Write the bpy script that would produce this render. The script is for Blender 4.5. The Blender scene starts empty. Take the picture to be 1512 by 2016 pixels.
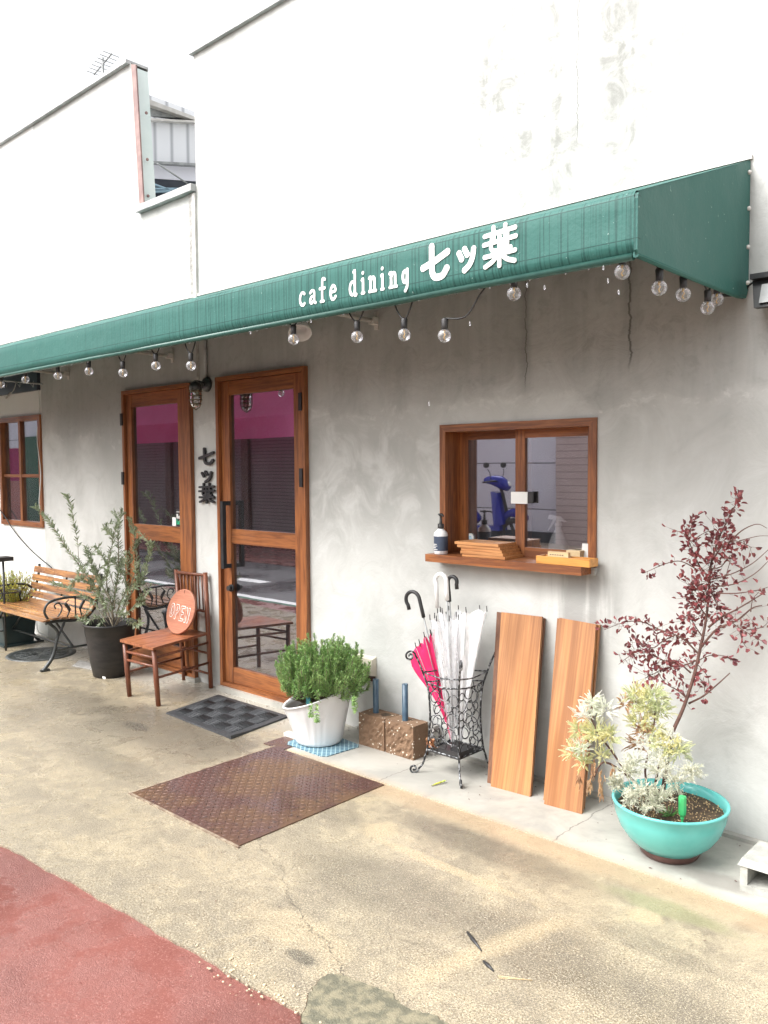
import bpy, math, random
from mathutils import Vector, Matrix
random.seed(7)
C = bpy.context.scene.collection
rad = math.radians
# ------------------------------------------------------------------ camera
H, D, F = 1.55, 3.4634, 1633.9            # eye height, distance from the shop wall (plane y = 0), focal length in px of 1512
yaw, pitch, roll = 0.74625228, 0.05420678, 0.00697089
fwd = Vector((-math.sin(yaw)*math.cos(pitch), math.cos(yaw)*math.cos(pitch), -math.sin(pitch)))
rgt = Vector((math.cos(yaw), math.sin(yaw), 0)); dwn = fwd.cross(rgt)
cr, sr = math.cos(roll), math.sin(roll)
rgt, dwn = cr*rgt + sr*dwn, -sr*rgt + cr*dwn
CAM = Vector((0, -D, H))
cd = bpy.data.cameras.new('camera'); cam = bpy.data.objects.new('camera', cd); C.objects.link(cam)
cam.matrix_world = Matrix(((rgt.x, -dwn.x, -fwd.x, CAM.x), (rgt.y, -dwn.y, -fwd.y, CAM.y), (rgt.z, -dwn.z, -fwd.z, CAM.z), (0, 0, 0, 1)))
cd.sensor_fit = 'HORIZONTAL'; cd.sensor_width = 36; cd.lens = F/1512*36; cd.clip_start = .05; cd.clip_end = 1000
bpy.context.scene.camera = cam
# ------------------------------------------------------------------ light
SUN_EL, SUN_AZ = 50, 205                   # azimuth clockwise from +Y: the sun stands over the street, a little to the left
sc = bpy.context.scene
w = bpy.data.worlds.new('World'); sc.world = w; w.use_nodes = True
wn = w.node_tree; bg = wn.nodes['Background']
sky = wn.nodes.new('ShaderNodeTexSky'); sky.sky_type = 'NISHITA'; sky.sun_disc = False
sky.sun_elevation = rad(SUN_EL); sky.sun_rotation = rad(SUN_AZ); sky.dust_density = 5; sky.air_density = 1.5
hs = wn.nodes.new('ShaderNodeHueSaturation'); hs.inputs['Saturation'].default_value = .12
wn.links.new(sky.outputs[0], hs.inputs['Color']); wn.links.new(hs.outputs[0], bg.inputs[0])
bg.inputs[1].default_value = .15
sl = bpy.data.lights.new('sun', 'SUN'); sl.energy = 1.5; sl.angle = rad(40); sl.color = (1, .985, .96)
so = bpy.data.objects.new('sun', sl); C.objects.link(so)
a, e = rad(SUN_AZ), rad(SUN_EL)
sdir = Vector((math.sin(a)*math.cos(e), math.cos(a)*math.cos(e), math.sin(e)))
so.rotation_euler = sdir.to_track_quat('Z', 'Y').to_euler(); so.location = (0, -5, 12)
sc.view_settings.view_transform = 'Standard'; sc.view_settings.look = 'None'; sc.view_settings.gamma = 1
sc.view_settings.exposure = 1.28
sc.render.engine = 'CYCLES'
sc.cycles.max_bounces = 8; sc.cycles.transparent_max_bounces = 16; sc.cycles.caustics_reflective = False; sc.cycles.caustics_refractive = False

# ------------------------------------------------------------------ helpers: pixel of the photograph -> point on a plane of the place
def ray(x, y): return rgt*((x-756)/F) + dwn*((y-1008)/F) + fwd
def at(x, y, Y=0.): d = ray(x, y); return CAM + d*((Y+D)/d.y)
def gr(x, y, z=0.): d = ray(x, y); return CAM + d*((z-H)/d.z)
def atx(x, y, X): d = ray(x, y); return CAM + d*(X/d.x)

# ------------------------------------------------------------------ materials
def mk(name, rough=.5, metal=0, spec=.5):
    m = bpy.data.materials.new(name); m.use_nodes = True; nt = m.node_tree; b = nt.nodes['Principled BSDF']
    b.inputs['Roughness'].default_value = rough; b.inputs['Metallic'].default_value = metal
    b.inputs['Specular IOR Level'].default_value = spec
    return m, nt, b
def pos(nt, scale=(1, 1, 1), rot=(0, 0, 0)):
    g = nt.nodes.new('ShaderNodeNewGeometry'); mp = nt.nodes.new('ShaderNodeMapping')
    mp.inputs['Scale'].default_value = scale; mp.inputs['Rotation'].default_value = rot
    nt.links.new(g.outputs['Position'], mp.inputs[0]); return mp.outputs[0]
def noise(nt, vec, scale=1, detail=4, rough=.55, dist=0):
    n = nt.nodes.new('ShaderNodeTexNoise'); nt.links.new(vec, n.inputs['Vector'])
    n.inputs['Scale'].default_value = scale; n.inputs['Detail'].default_value = detail; n.inputs['Roughness'].default_value = rough
    n.inputs['Distortion'].default_value = dist; return n.outputs['Fac']
def vor(nt, vec, scale, feature='F1'):
    n = nt.nodes.new('ShaderNodeTexVoronoi'); n.feature = feature; nt.links.new(vec, n.inputs['Vector']); n.inputs['Scale'].default_value = scale
    return n.outputs['Distance'], n.outputs.get('Color')
def setin(nt, sock, v):
    if isinstance(v, (int, float)): sock.default_value = v
    elif isinstance(v, tuple): sock.default_value = v if len(v) == len(sock.default_value) else v + (1,)
    else: nt.links.new(v, sock)
def mth(nt, op, a, b=0, clamp=False):
    n = nt.nodes.new('ShaderNodeMath'); n.operation = op; n.use_clamp = clamp; setin(nt, n.inputs[0], a); setin(nt, n.inputs[1], b); return n.outputs[0]
def sstep(nt, v, lo, hi, to0=0., to1=1.):
    n = nt.nodes.new('ShaderNodeMapRange'); n.interpolation_type = 'SMOOTHSTEP'; setin(nt, n.inputs['Value'], v)
    n.inputs['From Min'].default_value = lo; n.inputs['From Max'].default_value = hi
    n.inputs['To Min'].default_value = to0; n.inputs['To Max'].default_value = to1
    return n.outputs['Result']
def mixc(nt, f, a, b, mode='MIX'):
    n = nt.nodes.new('ShaderNodeMix'); n.data_type = 'RGBA'; n.blend_type = mode
    setin(nt, n.inputs[0], f); setin(nt, n.inputs[6], a); setin(nt, n.inputs[7], b); return n.outputs[2]
def xyz(nt, vec=None):
    if vec is None: vec = nt.nodes.new('ShaderNodeNewGeometry').outputs['Position']
    s = nt.nodes.new('ShaderNodeSeparateXYZ'); nt.links.new(vec, s.inputs[0]); return s.outputs
def bump(nt, b, h, strength=.3, dist=.01):
    n = nt.nodes.new('ShaderNodeBump'); n.inputs['Strength'].default_value = strength; n.inputs['Distance'].default_value = dist
    nt.links.new(h, n.inputs['Height']); nt.links.new(n.outputs[0], b.inputs['Normal'])
def blob(nt, P, cx, cy, rx, ry, nz, amp=.5, axes=(0, 1)):
    dx = mth(nt, 'DIVIDE', mth(nt, 'SUBTRACT', P[axes[0]], cx), rx); dy = mth(nt, 'DIVIDE', mth(nt, 'SUBTRACT', P[axes[1]], cy), ry)
    r = mth(nt, 'SQRT', mth(nt, 'ADD', mth(nt, 'MULTIPLY', dx, dx), mth(nt, 'MULTIPLY', dy, dy)))
    r = mth(nt, 'ADD', r, mth(nt, 'MULTIPLY', mth(nt, 'SUBTRACT', nz, .5), amp*2))
    return sstep(nt, r, .55, 1.1, 1, 0)
def simple(name, c1, c2=None, scale=8, stretch=(1, 1, 1), rough=.5, metal=0, bmp=0, bscale=None, detail=4, lo=.35, hi=.65, spec=.5, rvar=0):
    m, nt, b = mk(name, rough, metal, spec)
    if c2 is None: c2 = tuple(x*.8 for x in c1)
    v = pos(nt, stretch); n = noise(nt, v, scale, detail)
    nt.links.new(mixc(nt, sstep(nt, n, lo, hi), c1, c2), b.inputs['Base Color'])
    if rvar: nt.links.new(sstep(nt, n, .3, .7, rough-rvar, rough+rvar), b.inputs['Roughness'])
    if bmp: bump(nt, b, noise(nt, v, bscale or scale*3, 5), bmp)
    return m
def wood(name, c1, c2, grain, rough=.4, fine=1., bmp=.12, stv=None):
    m, nt, b = mk(name, rough)
    st = {'x': (1.2, 22, 22), 'y': (22, 1.2, 22), 'z': (22, 22, 1.2)}[grain]; st = stv or st
    v = pos(nt, st); n = noise(nt, v, 1.3*fine, 6, .6, .12 if stv else 1.2); n2 = noise(nt, v, 7*fine, 4, .6); n3 = noise(nt, pos(nt, (3, 3, .7)) if stv else pos(nt), 2.5, 3)
    f = mth(nt, 'ADD', mth(nt, 'MULTIPLY', n, .6), mth(nt, 'MULTIPLY', n2, .4))
    c = mixc(nt, sstep(nt, f, .40, .60), c2, c1)
    c = mixc(nt, sstep(nt, n3, .45, .75, 0, .35), c, tuple(x*.6 for x in c2))
    nt.links.new(c, b.inputs['Base Color']); bump(nt, b, f, bmp, .004)
    nt.links.new(sstep(nt, n3, .3, .7, rough-.1, rough+.15), b.inputs['Roughness'])
    return m
M = {}
OR, OR2 = (.34, .125, .042), (.165, .056, .022)
M['wood_v'] = wood('orange_wood_upright', OR, OR2, 'z'); M['wood_h'] = wood('orange_wood_rail', OR, OR2, 'x'); M['wood_y'] = wood('orange_wood_depth', OR, OR2, 'y')
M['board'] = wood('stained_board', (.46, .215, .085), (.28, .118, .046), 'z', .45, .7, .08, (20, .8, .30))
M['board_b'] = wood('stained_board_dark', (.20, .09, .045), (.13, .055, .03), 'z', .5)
M['tray'] = wood('pale_orange_wood', (.58, .28, .11), (.40, .17, .06), 'x', .5); M['honey'] = wood('honey_wood', (.68, .32, .08), (.5, .22, .05), 'x', .4)
M['pale_wood'] = wood('pale_wood', (.72, .55, .32), (.6, .42, .22), 'x', .5)
M['chair'] = wood('red_brown_cane', (.23, .075, .035), (.11, .035, .018), 'z', .4); M['chair_seat'] = wood('worn_seat_wood', (.36, .13, .055), (.20, .065, .03), 'y', .35)
M['disc'] = wood('sign_disc_wood', (.42, .17, .10), (.32, .12, .07), 'x', .55)
M['slat'] = wood('weathered_slat', (.50, .25, .095), (.17, .085, .05), 'x', .25, .8)
M['black_metal'] = simple('black_metal', (.015, .016, .018), (.03, .03, .032), 20, rough=.42, spec=.5)
M['iron'] = simple('cast_iron', (.02, .024, .024), (.05, .055, .055), 40, rough=.35, bmp=.2)
M['silvered_iron'] = simple('silver_brushed_iron', (.02, .02, .022), (.30, .31, .32), 60, rough=.4, metal=.3, lo=.48, hi=.62)
M['white_metal'] = simple('off_white_metal', (.62, .60, .57), (.5, .48, .45), 10, rough=.4)
M['grey_metal'] = simple('grey_metal', (.35, .36, .36), (.22, .23, .23), 12, rough=.4, metal=.2)
M['cap_metal'] = simple('pale_grey_cap', (.50, .50, .50), (.38, .38, .38), 12, rough=.45)
M['brown_trim'] = simple('brown_trim', (.34, .22, .20), (.24, .15, .14), 8, rough=.5)
M['mint'] = simple('mint_metal', (.74, .82, .80), (.64, .74, .72), 3, rough=.5)
M['white_plastic'] = simple('white_plastic', (.8, .8, .8), (.74, .74, .74), 5, rough=.25)
M['cream'] = simple('cream_plastic', (.62, .58, .48), (.55, .5, .4), 9, rough=.35)
M['paper'] = simple('white_paper', (.82, .82, .8), (.76, .76, .74), 6, rough=.7)
M['black_plastic'] = simple('black_plastic', (.02, .02, .022), (.035, .033, .033), 14, rough=.45)
M['pot_black'] = simple('black_plant_pot', (.011, .010, .010), (.024, .020, .019), 9, (1, 1, 3), rough=.5)
M['rubber'] = simple('black_rubber', (.022, .024, .027), (.04, .042, .046), 60, rough=.55, bmp=.2)
M['soil'] = simple('wet_soil', (.035, .022, .014), (.10, .065, .035), 60, rough=.8, bmp=.8, bscale=90)
M['aqua'] = simple('aqua_glaze', (.13, .50, .47), (.10, .42, .40), 5, rough=.18)
M['brown_clay'] = simple('brown_clay', (.11, .05, .04), (.07, .03, .025), 12, rough=.4)
M['blue_pipe'] = simple('blue_grey_pipe', (.035, .07, .11), (.055, .10, .14), 30, rough=.4)
M['grey_block'] = simple('grey_concrete_block', (.40, .39, .37), (.28, .27, .25), 30, rough=.85, bmp=.8, bscale=50)
M['pale_block'] = simple('pale_concrete_block', (.42, .42, .38), (.30, .30, .275), 14, rough=.75, bmp=.4, bscale=80)
M['mark_white'] = simple('white_paint', (.85, .85, .83), (.75, .75, .73), 20, rough=.5)
M['stake'] = simple('green_glass_bottle', (.06, .45, .16), (.05, .36, .12), 10, rough=.15)
M['cable'] = simple('black_cable', (.015, .015, .016), (.02, .02, .02), 10, rough=.5)
M['white_cable'] = simple('white_cable', (.7, .7, .68), (.6, .6, .58), 10, rough=.5)
M['pinkcloth'] = simple('pink_umbrella_cloth', (.78, .03, .16), (.62, .02, .11), 10, rough=.45)
M['navy'] = simple('navy_panel', (.012, .018, .03), (.02, .028, .045), 3, rough=.4)
M['yellow_leaf'] = simple('yellow_green_leaf', (.60, .55, .08), (.34, .42, .08), 12, rough=.6)
M['bark'] = simple('brown_bark', (.14, .07, .055), (.09, .045, .035), 40, rough=.7)
M['olive_bark'] = simple('olive_bark', (.22, .18, .12), (.12, .10, .07), 40, rough=.7)
M['clayleaf'] = simple('dead_leaf', (.55, .28, .14), (.4, .18, .09), 30, rough=.6)
def leafmat(name, c1, c2, c3, scale=6, trans=.25, rough=.45):
    m, nt, b = mk(name, rough)
    v = pos(nt); n = noise(nt, v, scale, 2); n2 = noise(nt, v, scale*9, 2)
    c = mixc(nt, sstep(nt, n, .38, .62), c1, c2); c = mixc(nt, sstep(nt, n2, .45, .7), c, c3)
    nt.links.new(c, b.inputs['Base Color'])
    t = nt.nodes.new('ShaderNodeBsdfTranslucent'); nt.links.new(c, t.inputs[0]); ms = nt.nodes.new('ShaderNodeMixShader'); ms.inputs[0].default_value = trans
    out = nt.nodes['Material Output']; nt.links.new(b.outputs[0], ms.inputs[1]); nt.links.new(t.outputs[0], ms.inputs[2]); nt.links.new(ms.outputs[0], out.inputs[0])
    return m
M['rosemary'] = leafmat('rosemary_leaf', (.24, .41, .12), (.38, .53, .20), (.11, .23, .08), 10)
M['olive'] = leafmat('olive_leaf', (.15, .20, .11), (.27, .33, .19), (.42, .46, .33), 8)
M['redleaf'] = leafmat('crimson_leaf', (.25, .06, .065), (.15, .042, .05), (.36, .12, .115), 8, .2)
M['conifer'] = leafmat('cream_yellow_frond', (.84, .80, .44), (.70, .76, .46), (.90, .88, .68), 9, .3)
M['conifer_pale'] = leafmat('cream_white_frond', (.90, .90, .84), (.84, .87, .72), (.9, .9, .86), 9, .3)
M['conifer_dead'] = leafmat('dried_brown_frond', (.55, .33, .19), (.70, .48, .26), (.4, .22, .13), 9, .2)
M['silverleaf'] = leafmat('silver_needle_leaf', (.66, .66, .55), (.50, .52, .40), (.82, .80, .68), 9, .25)
M['grassleaf'] = leafmat('green_grass_blade', (.10, .30, .08), (.08, .22, .06), (.2, .4, .1), 9)

def glass_mat(name, tint=(.55, .55, .58), base=.16, edge=.6, haze=0):
    m, nt, b = mk(name); nt.nodes.remove(b)
    t = nt.nodes.new('ShaderNodeBsdfTransparent'); t.inputs[0].default_value = tint + (1,)
    g = nt.nodes.new('ShaderNodeBsdfGlossy'); g.inputs['Roughness'].default_value = .012; g.inputs[0].default_value = (.92, .92, .98, 1)
    lw = nt.nodes.new('ShaderNodeFresnel'); lw.inputs[0].default_value = 1.5
    f = mth(nt, 'ADD', mth(nt, 'MULTIPLY', lw.outputs[0], edge), base, True)
    ms = nt.nodes.new('ShaderNodeMixShader'); nt.links.new(f, ms.inputs[0]); nt.links.new(t.outputs[0], ms.inputs[1]); nt.links.new(g.outputs[0], ms.inputs[2])
    n = noise(nt, pos(nt), 1.6, 2); bp = nt.nodes.new('ShaderNodeBump'); bp.inputs['Strength'].default_value = .04; bp.inputs['Distance'].default_value = .01
    nt.links.new(n, bp.inputs['Height']); nt.links.new(bp.outputs[0], g.inputs['Normal'])
    if haze:  # reflection haze put in as a pale streaky film over the glass
        dd = nt.nodes.new('ShaderNodeBsdfDiffuse'); dd.inputs[0].default_value = (.8, .8, .82, 1); m2 = nt.nodes.new('ShaderNodeMixShader')
        dn = noise(nt, pos(nt, (6, 6, 1.2)), 2.5, 6, .65); nt.links.new(sstep(nt, dn, .3, .75, haze*.5, haze*2), m2.inputs[0]); nt.links.new(ms.outputs[0], m2.inputs[1]); nt.links.new(dd.outputs[0], m2.inputs[2]); ms = m2
    nt.links.new(ms.outputs[0], nt.nodes['Material Output'].inputs[0]); return m
M['pane'] = glass_mat('window_glass', base=.32, haze=.012)
M['pane_bright'] = glass_mat('serving_window_glass', (.98, .98, .99), base=.31, haze=.012)
M['bulb'] = glass_mat('bulb_glass', (.95, .95, .95), .03, .7)
_nt = M['bulb'].node_tree; _o = _nt.nodes['Material Output']; _src = _o.inputs[0].links[0].from_socket
_d = _nt.nodes.new('ShaderNodeBsdfTranslucent'); _d.inputs[0].default_value = (.95, .95, .93, 1); _d2 = _nt.nodes.new('ShaderNodeBsdfDiffuse'); _d2.inputs[0].default_value = (.95, .95, .93, 1)
_a = _nt.nodes.new('ShaderNodeMixShader'); _a.inputs[0].default_value = .5; _nt.links.new(_d.outputs[0], _a.inputs[1]); _nt.links.new(_d2.outputs[0], _a.inputs[2])
_m = _nt.nodes.new('ShaderNodeMixShader'); _m.inputs[0].default_value = .16; _nt.links.new(_src, _m.inputs[1]); _nt.links.new(_a.outputs[0], _m.inputs[2]); _nt.links.new(_m.outputs[0], _o.inputs[0])
M['clear'] = glass_mat('clear_plastic', (.86, .87, .88), .04, .8)
def film(name, col, alpha):
    m, nt, b = mk(name, .3); b.inputs['Base Color'].default_value = col + (1,); b.inputs['Alpha'].default_value = alpha
    n = noise(nt, pos(nt, (1, 1, .2)), 60, 3); nt.links.new(sstep(nt, n, .3, .7, alpha-.15, min(1, alpha+.15)), b.inputs['Alpha']); return m
M['film'] = film('clear_umbrella_film', (.86, .86, .88), .34); M['film_white'] = film('milky_umbrella_film', (.92, .92, .94), .6)
M['bottle_film'] = film('milky_bottle', (.93, .94, .95), .88)

def wall_mat():
    m, nt, b = mk('trowelled_concrete_wall', .75, spec=.25); P = xyz(nt)
    v = pos(nt); n1 = noise(nt, v, .9, 6, .6, .6); n2 = noise(nt, pos(nt, (5, 5, .55)), 1.2, 5, .6, .3); n3 = noise(nt, v, 4.5, 6, .65, .8); n4 = noise(nt, v, 40, 4)
    c = mixc(nt, sstep(nt, n1, .40, .66), (.555, .56, .54), (.45, .455, .435))
    c = mixc(nt, sstep(nt, n3, .48, .75, 0, .38), c, (.36, .365, .35))
    c = mixc(nt, sstep(nt, n3, .52, .30, 0, .25), c, (.68, .69, .68))
    # bare patchy concrete, with the awning's shade put into its colour; ragged lower edge
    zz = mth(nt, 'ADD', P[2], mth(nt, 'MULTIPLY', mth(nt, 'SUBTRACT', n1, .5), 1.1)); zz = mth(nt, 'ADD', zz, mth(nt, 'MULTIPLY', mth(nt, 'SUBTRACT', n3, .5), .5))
    shaded_conc = mth(nt, 'MULTIPLY', sstep(nt, zz, 1.72, 2.12), sstep(nt, P[2], 2.85, 2.6))
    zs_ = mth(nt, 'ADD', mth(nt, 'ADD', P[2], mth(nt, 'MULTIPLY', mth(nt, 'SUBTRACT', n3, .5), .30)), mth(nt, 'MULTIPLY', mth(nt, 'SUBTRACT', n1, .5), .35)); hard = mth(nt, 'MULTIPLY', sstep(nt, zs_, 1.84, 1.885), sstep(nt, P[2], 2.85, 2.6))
    shaded_conc_c = mixc(nt, sstep(nt, n2, .35, .65), (.46, .465, .455), (.345, .35, .34)); n6 = noise(nt, v, 11, 6, .7, 1.)
    shaded_conc_c = mixc(nt, sstep(nt, n6, .50, .66, 0, .5), shaded_conc_c, (.25, .25, .243)); shaded_conc_c = mixc(nt, mth(nt, 'MULTIPLY', sstep(nt, n2, .56, .66), .45), shaded_conc_c, (.52, .52, .50))
    c = mixc(nt, mth(nt, 'ADD', mth(nt, 'MULTIPLY', shaded_conc, .45), mth(nt, 'MULTIPLY', hard, .25)), c, shaded_conc_c)
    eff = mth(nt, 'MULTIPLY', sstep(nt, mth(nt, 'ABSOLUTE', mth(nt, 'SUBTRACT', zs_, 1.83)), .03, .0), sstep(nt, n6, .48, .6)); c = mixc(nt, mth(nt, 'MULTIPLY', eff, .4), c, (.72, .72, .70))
    # vertical run-off stains
    st = sstep(nt, n2, .5, .72)
    s1 = blob(nt, P, -2.10, 3.25, .75, .75, n3, .6, (0, 2)); c = mixc(nt, mth(nt, 'MULTIPLY', mth(nt, 'MULTIPLY', s1, sstep(nt, mth(nt, 'ADD', mth(nt, 'MULTIPLY', n2, .45), mth(nt, 'MULTIPLY', noise(nt, v, 7, 7, .72, .8), .6)), .46, .66)), .75), c, (.20, .20, .185))
    s2 = blob(nt, P, -1.95, .93, .26, .3, n3, .5, (0, 2)); c = mixc(nt, mth(nt, 'MULTIPLY', mth(nt, 'MULTIPLY', s2, sstep(nt, n2, .42, .60)), .6), c, (.22, .22, .21))
    s3 = blob(nt, P, -5.3, 2.0, 2.4, .5, n3, .6, (0, 2)); c = mixc(nt, mth(nt, 'MULTIPLY', mth(nt, 'MULTIPLY', s3, sstep(nt, n1, .42, .6)), .45), c, (.33, .33, .32))
    s4 = blob(nt, P, -3.6, 1.5, 1.3, .5, n3, .9, (0, 2)); c = mixc(nt, mth(nt, 'MULTIPLY', mth(nt, 'MULTIPLY', s4, sstep(nt, n3, .36, .60)), .42), c, (.31, .31, .295))
    c = mixc(nt, mth(nt, 'MULTIPLY', sstep(nt, P[2], .30, .0), mth(nt, 'MULTIPLY', st, .7)), c, (.34, .34, .33))
    # cracks
    wob = mth(nt, 'MULTIPLY', mth(nt, 'SUBTRACT', noise(nt, pos(nt, (0, 0, 1)), 7, 6, .7), .5), .09)
    for cx, z0, z1, wd in ((-1.715, 1.95, 2.6, .008), (-2.255, 1.9, 2.5, .004), (-1.98, 3.0, 4.4, .003)):
        dd = mth(nt, 'ABSOLUTE', mth(nt, 'SUBTRACT', mth(nt, 'ADD', P[0], wob), cx))
        k = mth(nt, 'MULTIPLY', sstep(nt, dd, wd, wd*.2), mth(nt, 'MULTIPLY', sstep(nt, P[2], z0, z0+.1), sstep(nt, P[2], z1, z1-.02)))
        c = mixc(nt, mth(nt, 'MULTIPLY', k, .75), c, (.07, .07, .065))
        k2 = mth(nt, 'MULTIPLY', sstep(nt, dd, .07, .0), mth(nt, 'MULTIPLY', sstep(nt, P[2], z0-.1, z0+.2), sstep(nt, n2, .3, .6)))
        c = mixc(nt, mth(nt, 'MULTIPLY', mth(nt, 'MULTIPLY', k2, sstep(nt, P[2], z1, z1-.05)), .4), c, (.13, .13, .125))
    # white painted stretch left of x = -7.44
    c = mixc(nt, sstep(nt, P[0], -7.438, -7.442), c, mixc(nt, n3, (.8, .8, .78), (.7, .7, .68)))
    nt.links.new(c, b.inputs['Base Color'])
    hh = mth(nt, 'ADD', mth(nt, 'MULTIPLY', n3, 1.), mth(nt, 'MULTIPLY', n4, .12)); bump(nt, b, hh, .35, .02)
    return m
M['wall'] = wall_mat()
def tan_mat():
    m, nt, b = mk('tan_wet_concrete', .45); P = xyz(nt); v = pos(nt)
    n1 = noise(nt, v, 1.1, 6, .62, .6); n2 = noise(nt, v, 5.5, 7, .7, .5); n3 = noise(nt, v, 150, 4, .8); n4 = noise(nt, v, 330, 2, .7); n5 = noise(nt, v, 22, 5, .7)
    c = mixc(nt, sstep(nt, n1, .36, .64), (.35, .293, .20), (.25, .212, .152))
    c = mixc(nt, sstep(nt, n2, .44, .64, 0, .7), c, (.155, .13, .098)); n7 = noise(nt, v, 16, 8, .78, .4); c = mixc(nt, sstep(nt, n7, .50, .64, 0, .55), c, (.14, .115, .082)); c = mixc(nt, sstep(nt, n7, .47, .36, 0, .45), c, (.46, .385, .26))
    c = mixc(nt, sstep(nt, n2, .46, .34, 0, .45), c, (.41, .335, .215))
    pale = sstep(nt, mth(nt, 'ADD', P[1], mth(nt, 'MULTIPLY', n2, .12)), -.40, -.10); c = mixc(nt, mth(nt, 'MULTIPLY', pale, .75), c, (.40, .385, .345))
    def st(col, *bl):
        nonlocal c
        for cx, cy, rx, ry, k in bl: c = mixc(nt, mth(nt, 'MULTIPLY', blob(nt, P, cx, cy, rx, ry, n2, .75), k), c, col)
    st((.085, .072, .056), (-4.35, -.80, .85, .33, .75), (-4.0, -1.28, .55, .13, .5), (-5.3, -.85, .6, .2, .5), (-3.75, -.85, .22, .35, .5), (-4.9, -1.15, .7, .2, .4), (-2.02, -1.27, .50, .20, .65), (-1.95, -.77, .55, .11, .6), (-1.42, -1.22, .30, .20, .6), (-1.0, -1.25, .35, .14, .5), (-1.12, -.98, .25, .06, .4), (-1.7, -1.5, .25, .08, .35), (-2.6, -.95, .14, .10, .45))
    st((.42, .335, .21), (-1.95, -1.005, .50, .035, .7), (-2.38, -.93, .10, .09, .7), (-1.235, -.825, .075, .055, .8), (-2.05, -1.68, .3, .10, .4))
    st((.22, .22, .11), (-1.20, -.73, .28, .06, .6))
    # paler diagonal joint smear
    q = mth(nt, 'ADD', mth(nt, 'ADD', P[0], mth(nt, 'MULTIPLY', P[1], -.28)), mth(nt, 'MULTIPLY', n2, .10)); k = mth(nt, 'MULTIPLY', sstep(nt, mth(nt, 'ABSOLUTE', mth(nt, 'SUBTRACT', q, -1.09)), .07, .01), mth(nt, 'MULTIPLY', sstep(nt, P[1], -.95, -1.1), sstep(nt, P[1], -1.75, -1.5)))
    c = mixc(nt, mth(nt, 'MULTIPLY', k, .65), c, (.42, .335, .21))
    st((.05, .047, .04), (-1.93, -1.775, .075, .035, .85), (-4.45, -.87, .15, .06, .8))
    near = sstep(nt, mth(nt, 'ADD', P[1], mth(nt, 'MULTIPLY', n2, .1)), -.66, -.56); c = mixc(nt, mth(nt, 'MULTIPLY', near, mth(nt, 'MULTIPLY', sstep(nt, P[0], -3.0, -2.7), .7)), c, (.39, .285, .18))
    amp = sstep(nt, P[1], -.62, -1.15, .25, 1)
    c = mixc(nt, mth(nt, 'MULTIPLY', mth(nt, 'MULTIPLY', sstep(nt, n3, .51, .58), .75), amp), c, (.10, .08, .055))
    c = mixc(nt, mth(nt, 'MULTIPLY', mth(nt, 'MULTIPLY', sstep(nt, n3, .46, .39), .7), amp), c, (.56, .49, .36))
    c = mixc(nt, mth(nt, 'MULTIPLY', sstep(nt, n5, .60, .70), .35), c, (.17, .14, .10))
    c = mixc(nt, mth(nt, 'MULTIPLY', sstep(nt, n4, .57, .66, 0, .7), amp), c, (.78, .73, .62))
    # hairline cracks
    for sl_c, off, lim in ((.9, .35, 0), (-.55, -3.35, 0)):
        w_ = mth(nt, 'MULTIPLY', mth(nt, 'SUBTRACT', noise(nt, v, 6, 5, .7), .5), .22); d_ = mth(nt, 'ABSOLUTE', mth(nt, 'SUBTRACT', mth(nt, 'ADD', mth(nt, 'ADD', P[1], mth(nt, 'MULTIPLY', P[0], sl_c*.5)), w_), off-.5 if sl_c < 0 else -2.55))
        c = mixc(nt, sstep(nt, d_, .004, .001, 0, .75), c, (.06, .05, .04))
    nt.links.new(c, b.inputs['Base Color']); nt.links.new(sstep(nt, n2, .35, .65, .16, .48), b.inputs['Roughness'])
    bump(nt, b, mth(nt, 'ADD', n3, mth(nt, 'MULTIPLY', n5, 1.2)), .25, .003); return m
M['tan'] = tan_mat()
def strip_mat():
    m, nt, b = mk('pale_smooth_concrete', .5); P = xyz(nt); v = pos(nt)
    n1 = noise(nt, v, 1.8, 5, .6, .6); n2 = noise(nt, v, 8, 6, .65); n3 = noise(nt, v, 90, 3)
    c = mixc(nt, sstep(nt, n1, .40, .62), (.42, .405, .365), (.31, .30, .27)); c = mixc(nt, sstep(nt, n2, .52, .72, 0, .6), c, (.26, .25, .235))
    c = mixc(nt, mth(nt, 'MULTIPLY', blob(nt, P, -1.12, -.42, .16, .07, n2, .6), .7), c, (.22, .20, .18))
    c = mixc(nt, mth(nt, 'MULTIPLY', sstep(nt, mth(nt, 'ADD', P[1], mth(nt, 'MULTIPLY', n2, .08)), -.44, -.52), .6), c, (.47, .35, .23))
    for cx in (-1.77, -2.75):
        wob = mth(nt, 'MULTIPLY', mth(nt, 'SUBTRACT', noise(nt, v, 14, 4), .5), .05)
        dd = mth(nt, 'ABSOLUTE', mth(nt, 'SUBTRACT', mth(nt, 'ADD', P[0], wob), cx)); c = mixc(nt, sstep(nt, dd, .004, .001, 0, .7), c, (.12, .11, .1))
    nt.links.new(c, b.inputs['Base Color']); nt.links.new(sstep(nt, n1, .35, .65, .35, .65), b.inputs['Roughness']); bump(nt, b, mth(nt, 'ADD', n2, mth(nt, 'MULTIPLY', n3, .3)), .2, .006); return m
M['strip'] = strip_mat()
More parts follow.
